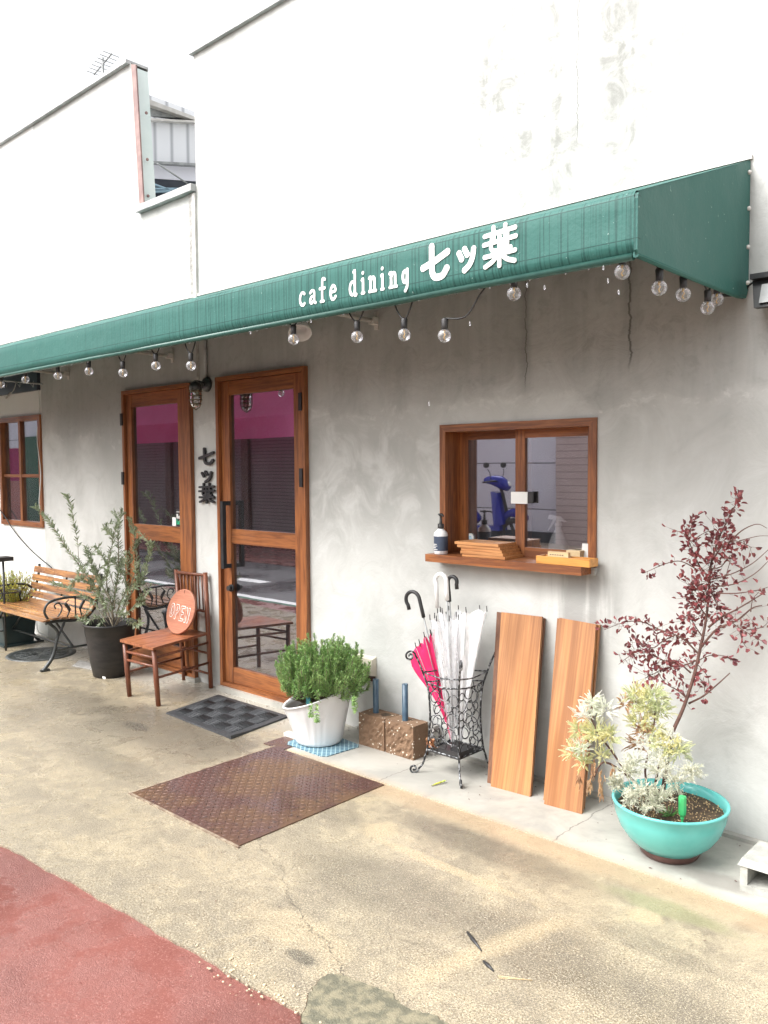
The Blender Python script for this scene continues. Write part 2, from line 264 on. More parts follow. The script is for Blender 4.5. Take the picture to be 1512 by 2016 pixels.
def red_mat():
    m, nt, b = mk('red_wet_asphalt', .35); v = pos(nt); n1 = noise(nt, v, 1.6, 4); n2 = noise(nt, v, 5, 5)
    d, col = vor(nt, v, 150); n3 = noise(nt, v, 200, 3, .7)
    c = mixc(nt, sstep(nt, n1, .35, .65), (.235, .09, .075), (.165, .062, .052)); c = mixc(nt, sstep(nt, n3, .5, .7, 0, .6), c, (.14, .05, .042))
    c = mixc(nt, mth(nt, 'MULTIPLY', sstep(nt, n3, .45, .3), .6), c, (.48, .27, .235)); nt.links.new(c, b.inputs['Base Color'])
    nt.links.new(sstep(nt, n2, .40, .62, .16, .5), b.inputs['Roughness']); bump(nt, b, mth(nt, 'MULTIPLY', n3, sstep(nt, n2, .35, .65)), .7, .006); return m
M['red'] = red_mat()
def asphalt_mat():
    m, nt, b = mk('dark_wet_asphalt', .35); v = pos(nt); n1 = noise(nt, v, .8, 4); n3 = noise(nt, v, 110, 3)
    c = mixc(nt, n1, (.05, .05, .055), (.08, .078, .078)); c = mixc(nt, sstep(nt, n3, .5, .7), c, (.11, .11, .11)); nt.links.new(c, b.inputs['Base Color'])
    nt.links.new(sstep(nt, n1, .4, .6, .2, .5), b.inputs['Roughness']); bump(nt, b, n3, .4, .005); return m
M['asphalt'] = asphalt_mat()
M['roadgreen'] = simple('green_road_paint', (.03, .16, .09), (.05, .11, .08), 20, rough=.4)
M['patch'] = simple('mossy_grey_patch', (.24, .215, .145), (.125, .12, .085), 26, rough=.5, bmp=.5, bscale=190, detail=12, lo=.38, hi=.62)
def plate_mat():
    m, nt, b = mk('rusty_tread_plate', .3, .25); v = pos(nt); n1 = noise(nt, v, 3, 5); n2 = noise(nt, v, 40, 4)
    c = mixc(nt, sstep(nt, n1, .4, .62), (.105, .055, .048), (.15, .085, .05)); c = mixc(nt, sstep(nt, n2, .55, .72), c, (.07, .045, .04)); nt.links.new(c, b.inputs['Base Color'])
    nt.links.new(sstep(nt, n1, .35, .65, .18, .42), b.inputs['Roughness']); bump(nt, b, n2, .15, .003); return m
M['plate'] = plate_mat()
def awning_mat():
    m, nt, b = mk('green_canvas', .42); P = xyz(nt); v = pos(nt)
    n1 = noise(nt, pos(nt, (85, 4, .9)), 1, 3, .6); n2 = noise(nt, v, 60, 3); n3 = noise(nt, v, 2, 3)
    drips = mth(nt, 'MULTIPLY', sstep(nt, n1, .50, .58), mth(nt, 'MULTIPLY', sstep(nt, P[1], -.93, -.975), sstep(nt, P[0], -5.2, -3.2)))
    c = mixc(nt, n3, (.026, .108, .092), (.040, .135, .116)); c = mixc(nt, mth(nt, 'MULTIPLY', drips, .75), c, (.012, .058, .05))
    c = mixc(nt, sstep(nt, n2, .70, .76, 0, .5), c, (.4, .55, .5))
    # sewn seams
    for sx in (-2.805, -3.77, -4.728, -5.673, -6.6):
        c = mixc(nt, mth(nt, 'MULTIPLY', sstep(nt, mth(nt, 'ABSOLUTE', mth(nt, 'SUBTRACT', P[0], sx)), .004, .002), .6), c, (.015, .07, .06))
    for hz in (2.262, 2.394): c = mixc(nt, mth(nt, 'MULTIPLY', sstep(nt, mth(nt, 'ABSOLUTE', mth(nt, 'SUBTRACT', P[2], hz)), .0025, .001), sstep(nt, P[1], -.95, -.97)), c, (.012, .055, .048))
    nt.links.new(c, b.inputs['Base Color']); nt.links.new(sstep(nt, n3, .3, .7, .5, .7), b.inputs['Roughness'])
    b.inputs['Specular IOR Level'].default_value = .3
    bump(nt, b, mth(nt, 'ADD', n1, mth(nt, 'ADD', mth(nt, 'MULTIPLY', n2, .5), mth(nt, 'MULTIPLY', n3, 8))), .3, .008); return m
M['canvas'] = awning_mat()
M['canvas_under'] = simple('canvas_piping', (.02, .08, .065), (.03, .10, .08), 30, rough=.4)
def block_mat():
    m, nt, b = mk('brown_split_block', .85); v = pos(nt); n = noise(nt, v, 9, 5); d, col = vor(nt, v, 60)
    c = mixc(nt, n, (.24, .145, .085), (.15, .09, .055)); k = mth(nt, 'MULTIPLY', sstep(nt, d, .32, .22), sstep(nt, noise(nt, v, 30, 1), .53, .60)); c = mixc(nt, k, c, (.72, .66, .55))
    nt.links.new(c, b.inputs['Base Color']); bump(nt, b, noise(nt, v, 45, 5), .9, .01); return m
M['block'] = block_mat()
def panel_mat(name, c1, c2, period, axis=2, off=0., wd=.012, line=(.1, .1, .1), rough=.7):
    m, nt, b = mk(name, rough); P = xyz(nt); n = noise(nt, pos(nt), 2.5, 4)
    f = mth(nt, 'PINGPONG', mth(nt, 'ADD', P[axis], off), period/2); k = sstep(nt, f, wd, wd*.4)
    c = mixc(nt, k, mixc(nt, n, c1, c2), line); nt.links.new(c, b.inputs['Base Color']); bump(nt, b, mth(nt, 'SUBTRACT', 1, k), .5, .02); return m
M['whitepanel'] = panel_mat('white_panel_wall', (.80, .80, .86), (.70, .70, .78), .85, off=.1)
M['shutter'] = panel_mat('dark_roller_shutter', (.19, .145, .15), (.15, .115, .12), .07, wd=.012, line=(.09, .07, .072), rough=.5)
M['brickpillar'] = panel_mat('pink_brown_brick', (.60, .50, .48), (.50, .40, .38), .12, wd=.006, line=(.2, .16, .15))
M['pinkawn'] = leafmat('magenta_awning_cloth', (.94, .24, .50), (.90, .21, .46), (.94, .26, .52), 2, .78, .6)
M['redshop'] = panel_mat('salmon_tile_wall', (.55, .25, .22), (.45, .2, .18), .12, wd=.005, line=(.3, .2, .18))
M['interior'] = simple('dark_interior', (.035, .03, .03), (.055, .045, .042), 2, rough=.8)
M['blue_paint'] = simple('blue_scooter_paint', (.02, .03, .34), (.02, .025, .28), 4, rough=.2)
M['amber'] = simple('amber_filament', (.7, .42, .12), (.6, .35, .1), 10, rough=.4)
M['jellyglass'] = glass_mat('ribbed_lamp_glass', (.75, .72, .62), .12, .8)
M['navy_label'] = simple('navy_label', (.05, .07, .11), (.06, .08, .13), 20, rough=.4)
M['teal_mark'] = simple('green_letter', (.03, .55, .28), (.03, .5, .25), 20, rough=.5)
M['blue_mark'] = simple('blue_letter', (.10, .42, .62), (.1, .38, .58), 20, rough=.5)
M['dark_text'] = simple('dark_print', (.05, .05, .06), (.06, .06, .07), 20, rough=.5)
def bluemat_mat():
    m, nt, b = mk('blue_lattice_mat', .6); P = xyz(nt); s = mth(nt, 'ADD', P[0], P[1]); d = mth(nt, 'SUBTRACT', P[0], P[1])
    k = mth(nt, 'MAXIMUM', sstep(nt, mth(nt, 'PINGPONG', s, .017), .0045, .003), sstep(nt, mth(nt, 'PINGPONG', d, .017), .0045, .003))
    nt.links.new(mixc(nt, k, (.06, .14, .20), (.30, .44, .48)), b.inputs['Base Color']); return m
M['bluemat'] = bluemat_mat()
def weave(name, c1, c2):
    return simple(name, c1, c2, 50, rough=.8, bmp=.5)

# ------------------------------------------------------------------ mesh builder
class MB:
    def __init__(s): s.v = []; s.f = []; s.sm = []
    def add(s, vs, fs, smooth=False):
        o = len(s.v); s.v += [tuple(x) for x in vs]; s.f += [tuple(i+o for i in f) for f in fs]; s.sm += [smooth]*len(fs); return s
    def box(s, x0, x1, y0, y1, z0, z1):
        v = [(x, y, z) for z in (z0, z1) for y in (y0, y1) for x in (x0, x1)]
        return s.add(v, [(0, 2, 3, 1), (4, 5, 7, 6), (0, 1, 5, 4), (2, 6, 7, 3), (0, 4, 6, 2), (1, 3, 7, 5)])
    def hexa(s, b, t):                      # b, t: four corners each
        return s.add(list(b)+list(t), [(3, 2, 1, 0), (4, 5, 6, 7), (0, 1, 5, 4), (1, 2, 6, 5), (2, 3, 7, 6), (3, 0, 4, 7)])
    def prism(s, pts, off):                 # polygon extruded by a vector
        n = len(pts); off = Vector(off); a = [Vector(p) for p in pts]; b = [p+off for p in a]
        return s.add(a+b, [tuple(range(n))[::-1], tuple(range(n, 2*n))] + [(i, (i+1) % n, n+(i+1) % n, n+i) for i in range(n)])
    def tube(s, pts, r, n=8, cap=True, smooth=True):
        pts = [Vector(p) for p in pts]; rs = r if isinstance(r, (list, tuple)) else [r]*len(pts)
        vs = []; up = None
        for i, p in enumerate(pts):
            d = (pts[min(i+1, len(pts)-1)] - pts[max(i-1, 0)])
            if d.length < 1e-9: d = Vector((0, 0, 1))
            d.normalize()
            if up is None: up = Vector((0, 0, 1)) if abs(d.z) < .9 else Vector((1, 0, 0))
            u = (up - d*up.dot(d))
            if u.length < 1e-6: u = d.orthogonal()
            u.normalize(); up = u; w_ = d.cross(u)
            for k in range(n):
                t = 2*math.pi*k/n; vs.append(p + (u*math.cos(t)+w_*math.sin(t))*rs[i])
        fs = [(i*n+k, i*n+(k+1) % n, (i+1)*n+(k+1) % n, (i+1)*n+k) for i in range(len(pts)-1) for k in range(n)]
        s.add(vs, fs, smooth)
        if cap:
            o = len(s.v) - len(vs); s.f.append(tuple(o+k for k in range(n))[::-1]); s.sm.append(False)
            s.f.append(tuple(o+(len(pts)-1)*n+k for k in range(n))); s.sm.append(False)
        return s
    def lathe(s, prof, c, n=40, smooth=True, zf=None, rf=None, cap=False):
        vs = []
        for j, (r, z) in enumerate(prof):
            for k in range(n):
                t = 2*math.pi*k/n; rr = r*(rf(t, j) if rf else 1); x, y = rr*math.cos(t), rr*math.sin(t)
                vs.append((c[0]+x, c[1]+y, c[2]+(zf(x, y, z) if zf else z)))
        fs = [(j*n+k, j*n+(k+1) % n, (j+1)*n+(k+1) % n, (j+1)*n+k) for j in range(len(prof)-1) for k in range(n)]
        o = len(s.v); s.add(vs, fs, smooth)
        if cap: s.f.append(tuple(o+(len(prof)-1)*n+k for k in range(n))); s.sm.append(False)
        return s
    def ball(s, c, r, n=16, m=10, sx=1, sy=1, sz=1):
        c = Vector(c); vs = []
        for j in range(m+1):
            ph = math.pi*j/m
            for k in range(n):
                t = 2*math.pi*k/n; vs.append(c + Vector((r*sx*math.sin(ph)*math.cos(t), r*sy*math.sin(ph)*math.sin(t), r*sz*math.cos(ph))))
        return s.add(vs, [(j*n+k, (j+1)*n+k, (j+1)*n+(k+1) % n, j*n+(k+1) % n) for j in range(m) for k in range(n)], True)
    def ring(s, c, u, v, R, r, n=20, m=6, a0=0, a1=2*math.pi):
        c, u, v = Vector(c), Vector(u), Vector(v)
        return s.tube([c + u*R*math.cos(a0+(a1-a0)*i/n) + v*R*math.sin(a0+(a1-a0)*i/n) for i in range(n+1)], r, m, cap=abs(a1-a0) < 6.2)
    def leaf(s, p, d, L, Wd, side=None, fold=.25):
        d = Vector(d).normalized(); sd = (Vector(side) if side else Vector((random.uniform(-1, 1), random.uniform(-1, 1), random.uniform(-.4, .4)))).cross(d)
        if sd.length < 1e-4: sd = d.orthogonal()
        sd.normalize(); up = d.cross(sd); p = Vector(p)
        q = p + d*L*.32; q2 = p + d*L*.72; e = up*Wd*fold
        return s.add([p, q+sd*Wd/2+e, q2+sd*Wd*.40+e, p+d*L-up*L*.06, q2-sd*Wd*.40+e, q-sd*Wd/2+e], [(0, 1, 2, 3), (0, 3, 4, 5)], False)
    def build(s, name, mat, parent=None, loc=None):
        o0 = root_of(parent).location.copy() if parent else Vector(loc or (0, 0, 0))
        me = bpy.data.meshes.new(name); me.from_pydata([tuple(Vector(v)-o0) for v in s.v], [], s.f)
        me.polygons.foreach_set('use_smooth', s.sm); me.materials.append(mat); me.update()
        o = bpy.data.objects.new(name, me); C.objects.link(o)
        if parent: o.parent = parent
        else: o.location = o0
        return o
def root_of(o):
    while o.parent: o = o.parent
    return o
def tag(o, label, cat, group=None, kind=None):
    if label: o['label'] = label
    if cat: o['category'] = cat
    if group: o['group'] = group
    if kind: o['kind'] = kind
    return o
def thing(name, label, cat, loc, group=None):
    o = bpy.data.objects.new(name, None); C.objects.link(o); o.empty_display_size = .1; o.location = loc; return tag(o, label, cat, group)
def struct(name, mb, m, label=None):
    o = mb.build(name, m); o['kind'] = 'structure'
    if label: o['label'] = label; o['category'] = name.replace('_', ' ')
    return o
def smooth_path(pts, k=6):
    P = [Vector(p) for p in pts]; out = []
    for i in range(len(P)-1):
        p0, p1, p2, p3 = P[max(i-1, 0)], P[i], P[i+1], P[min(i+2, len(P)-1)]
        for j in range(k):
            t = j/k; out.append(.5*((2*p1)+(p2-p0)*t+(2*p0-5*p1+4*p2-p3)*t*t+(3*p1-p0-3*p2+p3)*t**3))
    out.append(P[-1]); return out

# ------------------------------------------------------------------ brush-stroke glyphs (drawn as thick ribbons)
def arc(cx, cy, r, a0, a1, n=8, ry=None): return [(cx+r*math.cos(rad(a0+(a1-a0)*i/n)), cy+(ry or r)*math.sin(rad(a0+(a1-a0)*i/n))) for i in range(n+1)]
G = {
 'shichi': [[(0, .40), (.5, .55), (1, .74)], [(.36, 1), (.36, .55), (.38, .22), (.48, .06), (.65, .03), (.82, .07), (.97, .25)]],
 'tsu': [[(.06, .76), (.22, .50)], [(.40, .88), (.56, .64)], [(.95, .82), (.86, .45), (.68, .2), (.40, .03)]],
 'ha': [[(.02, .82), (.98, .88)], [(.30, 1), (.31, .74)], [(.68, 1), (.67, .76)], [(0, .60), (1, .66)], [(.26, .74), (.27, .41), (.84, .41)], [(.50, .74), (.50, .50)], [(.50, .50), (.74, .50)], [(.74, .76), (.74, .50)],
        [(.03, .28), (.98, .31)], [(.50, .42), (.50, 0)], [(.44, .28), (.28, .13), (.05, .03)], [(.56, .28), (.74, .13), (.97, .05)]],
 'c': [arc(.5, .30, .38, 50, 310, 10, .28)], 'a': [[(.18, .50), (.45, .58), (.72, .50), (.74, .1), (.9, .03)], [(.74, .34), (.35, .30), (.16, .15), (.35, .03), (.72, .16)]],
 'f': [[(.85, .95), (.62, 1.0), (.48, .85), (.46, .03)], [(.15, .58), (.8, .58)], [(.28, .02), (.66, .02)]],
 'e': [[(.16, .34), (.82, .36), (.72, .54), (.45, .60), (.2, .46), (.14, .26), (.28, .06), (.55, .01), (.85, .12)]],
 'd': [arc(.42, .30, .30, 0, 360, 12, .27), [(.58, .97), (.72, .98), (.72, .04), (.88, .02)]], 'i': [[(.3, .56), (.5, .58), (.5, .03)], [(.3, .02), (.7, .02)], [(.5, .84), (.5, .86)]],
 'n': [[(.08, .57), (.24, .58), (.24, .03)], [(.24, .40), (.45, .57), (.68, .55), (.74, .4), (.74, .03)], [(.1, .02), (.38, .02)], [(.62, .02), (.9, .02)]],
 'g': [arc(.42, .34, .28, 0, 360, 12, .24), [(.72, .62), (.74, .3), (.68, -.08), (.45, -.24)]],
 'O': [arc(.5, .5, .36, 0, 360, 14, .46)], 'P': [[(.2, 0), (.2, 1), (.6, .98), (.82, .74), (.6, .5), (.2, .48)]], 'E': [[(.85, 1), (.2, 1), (.2, 0), (.85, 0)], [(.2, .52), (.7, .52)]], 'N': [[(.15, 0), (.15, 1), (.8, 0), (.8, 1)]],
 'U': [[(.15, 1), (.15, .3), (.5, 0), (.8, .3), (.8, 1)]], 'b': [[(.15, 1), (.15, 0)], arc(.48, .3, .32, 0, 360, 10, .28)], 'r': [[(.2, .6), (.2, 0)], [(.2, .4), (.45, .58), (.75, .58)]],
 't': [[(.4, .9), (.4, .1), (.7, .02)], [(.1, .6), (.75, .6)]], 's': [[(.8, .52), (.45, .6), (.2, .46), (.5, .31), (.8, .16), (.5, .01), (.15, .1)]],
 'bar': [[(0, .5), (1, .5)]]}
EPS = [0]
def glyph(mb, g, org, u, v, wid, nrm, th, curve=True):
    """org lower-left; u, v full-size vectors of the glyph cell; wid stroke width; nrm outward; th thickness"""
    org, u, v, nrm = Vector(org), Vector(u), Vector(v), Vector(nrm).normalized()
    sts = []
    for st in G[g]: sts += [st] if (len(st) < 3 or g not in 'NEP' or g == 'e') else [st[i:i+2] for i in range(len(st)-1)]
    for si, st in enumerate(sts):
        p = [org + u*a + v*b for a, b in st]
        closed = (p[0]-p[-1]).length < 1e-6
        if len(p) > 2 and curve: p = smooth_path(p, 4)
        t = th + (si+1)*.00025; n = len(p); L = []; R = []
        for i, q in enumerate(p):
            d = (p[min(i+1, n-1)]-p[max(i-1, 0)])
            if closed and i in (0, n-1): d = p[1]-p[-2]
            d.normalize(); sd = d.cross(nrm); L.append(q+sd*wid/2); R.append(q-sd*wid/2)
        f0, o0 = [], len(mb.v)
        vs = [x+nrm*t for x in L]+[x+nrm*t for x in R]+L+R
        fs = []
        for i in range(n-1): fs += [(i, i+1, n+i+1, n+i), (i, 2*n+i, 2*n+i+1, i+1), (n+i, n+i+1, 3*n+i+1, 3*n+i)]
        mb.add(vs, fs)
        if not closed:
            for q, sg in ((p[0], -1), (p[-1], 1)):
                m_ = 12; cs = [q + (u.normalized()*math.cos(2*math.pi*k/m_)+v.normalized()*math.sin(2*math.pi*k/m_))*wid*.53 for k in range(m_)]
                tt = t + .00012*(1+(sg > 0))*.5
                mb.add([c+nrm*tt for c in cs]+cs, [tuple(range(m_))]+[(k, (k+1) % m_, m_+(k+1) % m_, m_+k) for k in range(m_)])

# ================================================================== GROUND
g = MB(); g.add([(-200, -200, -.012), (200, -200, -.012), (200, 200, -.012), (-200, 200, -.012)], [(0, 1, 2, 3)]); struct('ground', g, M['asphalt'])
random.seed(3)
g = MB(); n = 120; xs = [-40+ i*.0+ (i/n)*60 for i in range(n+1)]
def edge_y(x): return -2.015 + .070*(x+2.6) + .005*math.sin(x*4.1) + .004*math.sin(x*17+1) + .003*math.sin(x*53) + .002*math.sin(x*131)
xs = sorted(set([-40, -20, -12] + [-10+i*.05 for i in range(240)] + [3, 8, 20]))
top = [(x, .0, 0) for x in xs]; bot = [(x, edge_y(max(-10, min(2, x))), 0) for x in xs]; k = len(xs)
g.add(top+bot+[(p[0], p[1], -.012) for p in bot], [(k+i, k+i+1, i+1, i) for i in range(k-1)] + [(2*k+i, 2*k+i+1, k+i+1, k+i) for i in range(k-1)])
struct('pavement', g, M['tan'])
g = MB(); g.add([(-40, -2.60, -.008), (20, -2.60, -.008), (20, -1.9, -.008), (-40, -1.9, -.008)], [(0, 1, 2, 3)])
g.add([(-40, -7.4, -.008), (20, -7.4, -.008), (20, -5.1, -.008), (-40, -5.1, -.008)], [(0, 1, 2, 3)]); struct('red_lane', g, M['red'])
g = MB(); g.add([(-40, -2.68, -.008), (20, -2.68, -.008), (20, -2.601, -.008), (-40, -2.601, -.008)], [(0, 1, 2, 3)]); struct('green_line', g, M['roadgreen'])
g = MB(); g.add([(-40, -2.80, -.008), (20, -2.80, -.008), (20, -2.681, -.008), (-40, -2.681, -.008)], [(0, 1, 2, 3)])
for x in range(-30, 8, 4): g.add([(x, -3.75, -.008), (x+1.2, -3.75, -.008), (x+1.2, -3.55, -.008), (x, -3.55, -.008)], [(0, 1, 2, 3)])
struct('white_line', g, M['mark_white'])
g = MB(); g.box(-3.44, 6, -.54, .0, -.01, .006); struct('concrete_apron', g, M['strip'])
# threshold kerb in front of the wall
g = MB(); g.box(-4.76, -3.80, -.06, 0, 0, .035); g.box(-6.0, -5.03, -.05, 0, 0, .03); struct('threshold', g, M['strip'])
g = MB(); g.box(-3.40, 6, -.035, 0, .006, .022); struct('wall_footing', g, M['strip'])
# repair patch lower right
P0 = [gr(*p) for p in ((596, 2050), (598, 1990), (612, 1950), (636, 1925), (665, 1918), (700, 1932), (735, 1945), (770, 1958), (800, 1985), (850, 2000), (900, 2030), (1000, 2060), (800, 2110))]
P1 = smooth_path(P0+[P0[0]], 6)[:-1]; random.seed(12); P1 = [p+Vector((random.gauss(0, .003), random.gauss(0, .003), 0)) for p in P1]
g = MB(); g.prism([Vector((p.x, p.y, .003)) for p in P1], (0, 0, -.01)); struct('pavement_patch', g, M['patch'])
cc = sum(P1, Vector())/len(P1); g = MB(); g.prism([Vector((cc.x+(p.x-cc.x)*1.012, cc.y+(p.y-cc.y)*1.02, .0012)) for p in P1], (0, 0, -.008)); struct('pavement_crack', g, M['soil'])
# loose grit along the edge of the slab
random.seed(5); g = MB()
for i in range(80):
    x = random.gauss(-1.93, .14); 
    if x > -1.55 or x < -2.9: continue
    y = edge_y(x) + random.gauss(.006, .03); r = random.uniform(.0015, .006); g.ball((x, y, r*.3), r, 6, 4, 1, random.uniform(.7, 1.2), .6)
tag(g.build('grit', simple('pale_grit', (.62, .52, .36), (.42, .34, .24), 60, rough=.8)), 'loose pale grit along the broken edge between tan slab and red lane', 'grit', kind='stuff')
# lot across the street
g = MB(); g.box(-11, 12, -30, -7.4, -.01, .15); struct('lot', g, M['strip'])

# ================================================================== BUILDINGS
def wall_holes(mb, x0, x1, z0, z1, holes, y=0., dep=.25):
    xs = sorted({x0, x1} | {h[0] for h in holes} | {h[1] for h in holes}); zs = sorted({z0, z1} | {h[2] for h in holes} | {h[3] for h in holes})
    for i in range(len(xs)-1):
        for j in range(len(zs)-1):
            cx, cz = (xs[i]+xs[i+1])/2, (zs[j]+zs[j+1])/2
            if any(h[0] < cx < h[1] and h[2] < cz < h[3] for h in holes): continue
            a, b, c, d = xs[i], xs[i+1], zs[j], zs[j+1]; mb.add([(a, y, c), (b, y, c), (b, y, d), (a, y, d)], [(0, 1, 2, 3)])
    for a, b, c, d in holes:
        mb.add([(a, y, c), (a, y, d), (a, y+dep, d), (a, y+dep, c), (b, y, c), (b, y, d), (b, y+dep, d), (b, y+dep, c)], [(0, 1, 2, 3), (4, 7, 6, 5), (1, 5, 6, 2), (0, 3, 7, 4)])
def solid_rest(mb, x0, x1, z1, y0=0., y1=8., base=0.):     # sides, back and top of a building
    mb.add([(x0, y0, base), (x1, y0, base), (x1, y1, base), (x0, y1, base), (x0, y0, z1), (x1, y0, z1), (x1, y1, z1), (x0, y1, z1)], [(1, 2, 6, 5), (2, 3, 7, 6), (3, 0, 4, 7), (4, 5, 6, 7)])
XJ = -4.97
cafe = thing('cafe_building', 'grey concrete cafe building with glazed wooden door and serving window', 'building', (-2, 0, 0))
WIN = (-2.786, -1.868, 1.052, 1.770); DR = (-4.745, -3.832, .035, 2.172); DL = (-5.985, -5.055, .03, 2.160); LW = (-8.34, -7.452, 1.015, 2.05)
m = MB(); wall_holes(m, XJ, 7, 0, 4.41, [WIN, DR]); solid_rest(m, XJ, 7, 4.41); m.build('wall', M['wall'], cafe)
MB().box(XJ-.02, 7.02, -.03, .3, 4.41, 4.435).build('roof_cap', M['cap_metal'], cafe)
def room(parent, x0, x1, y0, y1, z0, z1):
    v = [(x0, y0, z0), (x1, y0, z0), (x1, y1, z0), (x0, y1, z0), (x0, y0, z1), (x1, y0, z1), (x1, y1, z1), (x0, y1, z1)]
    mm = MB().add(v, [(0, 1, 2, 3), (4, 7, 6, 5), (1, 5, 6, 2), (2, 6, 7, 3), (3, 7, 4, 0)])
    return mm
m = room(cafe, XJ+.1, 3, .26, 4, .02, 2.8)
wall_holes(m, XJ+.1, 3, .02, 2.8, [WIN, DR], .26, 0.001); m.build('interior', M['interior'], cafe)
left = thing('left_building', 'taller pale building on the left with narrow glazed door and mullioned window', 'building', (-7, 0, 0))
m = MB(); wall_holes(m, -16, XJ, 0, 3.48, [DL, LW])
m.add([(-16, 0, 3.48), (-5.700, 0, 3.48), (-5.782, 0, 4.62), (-16, 0, 4.62)], [(0, 1, 2, 3)])
m.add([(-16, 0, 4.62), (-5.782, 0, 4.62), (-5.782, .14, 4.62), (-16, .14, 4.62)], [(0, 1, 2, 3)])
m.add([(-16, .14, 3.3), (-5.700, .14, 3.3), (-5.782, .14, 4.62), (-16, .14, 4.62)], [(3, 2, 1, 0)])
m.add([(-16, 0, 3.48), (XJ, 0, 3.48), (XJ, 1.4, 3.48), (-16, 1.4, 3.48)], [(0, 1, 2, 3)])
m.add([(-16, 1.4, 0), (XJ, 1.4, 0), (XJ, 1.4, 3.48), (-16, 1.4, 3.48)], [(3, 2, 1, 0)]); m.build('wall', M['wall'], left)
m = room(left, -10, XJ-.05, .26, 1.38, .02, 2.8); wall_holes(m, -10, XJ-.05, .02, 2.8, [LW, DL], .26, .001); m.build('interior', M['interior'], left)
MB().box(-16, -5.80, -.035, .16, 4.62, 4.648).build('roof_cap', M['cap_metal'], left)
m = MB(); m.prism([at(258, 126, -.012), at(267, 127, -.012), at(283, 408, -.012), at(275, 413, -.012)], (0, .012, 0)); m.build('corner_trim', M['brown_trim'], left)
m = MB(); m.add([(-5.698, 0, 3.50), (-5.698, .142, 3.50), (-5.780, .142, 4.60), (-5.780, 0, 4.60)], [(0, 1, 2, 3)]); cl = m.build('side_cladding', M['mint'], left)
m = MB()
for px, py in ((283, 222), (289, 315), (292, 387)):
    p = atx(px, py, -5.73+(.02)); MB().ball((p.x+.012, .07, p.z), .012, 8, 6).build('bolt', M['brown_trim'], left)
MB().box(-5.70, XJ-.0, -.045, .16, 3.482, 3.53).build('metal_cap', M['cap_metal'], left)
m = MB(); m.box(-5.000, XJ+.004, -.018, .0, 2.72, 3.47); m.build('joint_strip', M['white_metal'], left)
m = MB(); m.box(-5.048, -5.001, -.010, .0, 2.72, 3.478); m.box(-5.0, -4.972, -.004, 0, 2.165, 2.7); m.build('joint_filler', M['grey_block'], left)
MB().box(-16, -7.445, -.03, 0, 2.27, 2.62).build('dark_beam', M['navy'], left)

def ringbox(x0, x1, z0, z1, c, y0, y1):
    o = [(x0, z0), (x1, z0), (x1, z1), (x0, z1)]; i = [(x0+c, z0+c), (x1-c, z0+c), (x1-c, z1-c), (x0+c, z1-c)]
    vs = [(x, y, z) for y in (y0, y1) for x, z in o+i]; fs = []
    for k in range(4):
        n = (k+1) % 4; fs += [(k, n, 4+n, 4+k), (8+n, 8+k, 12+k, 12+n), (n, k, 8+k, 8+n), (4+k, 4+n, 12+n, 12+k)]
    return MB().add(vs, fs)
def two_grain(o):
    o.data.materials.append(M['wood_h'])
    for i, p in enumerate(o.data.polygons): p.material_index = 1 if i < 16 and (i//4) % 2 == 0 else 0
    return o
def boxes(name, mat, parent, *bs):
    for b in bs: MB().box(*b).build(name, mat, parent)
def door(parent, X0, X1, z0, z1, hinge_right, lab):
    casing = .030
    yf, yc = -.012, -.034
    w_ = ringbox(X0, X1, z0-.004, z1, casing, yc, .09)
    d = two_grain(w_.build('door', M['wood_v'], parent)); d['label'] = lab
    return d
# cafe door
yl, yb = -.010, .035
d1 = door(cafe, *DR, True, 'tall wooden door with two dark panes and long black pull handle')
x0, x1 = DR[0]+.033, DR[1]-.033
boxes('stile', M['wood_v'], d1, (x0, x0+.088, yl, yb, .065, 2.138), (x1-.092, x1, yl, yb, .065, 2.138))
gx0, gx1 = x0+.088, x1-.092
boxes('rail', M['wood_h'], d1, (gx0, gx1, yl+.003, yb, .065, .172), (gx0, gx1, yl+.003, yb, 1.033, 1.133), (gx0, gx1, yl+.003, yb, 2.045, 2.138))
m = MB(); m.box(gx0, gx1, .012, .016, .172, 1.033); m.build('pane', M['pane'], d1)
m = MB(); m.box(gx0, gx1, .012, .016, 1.133, 2.045); m.build('pane', M['pane'], d1)
hx = at(441, 1055, -.06).x
m = MB(); m.box(hx-.014, hx+.014, -.078, -.05, .865, 1.325); m.box(hx-.013, hx+.013, -.0505, yl, 1.296, 1.324); m.box(hx-.013, hx+.013, -.0505, yl, .866, .894); m.build('handle', M['black_metal'], d1)
kp = at(452, 1158, -.03); m = MB()
m.tube([(kp.x, yl, kp.z), (kp.x, -.022, kp.z)], .026, 20); m.tube([(kp.x, -.022, kp.z), (kp.x, -.045, kp.z)], .017, 16); m.build('lock', M['black_metal'], d1)
for za, zb in ((1.90, 2.01), (1.43, 1.545)):
    MB().box(DR[1]-.045, DR[1]-.018, -.044, -.030, za, zb).build('hinge', M['black_metal'], d1)
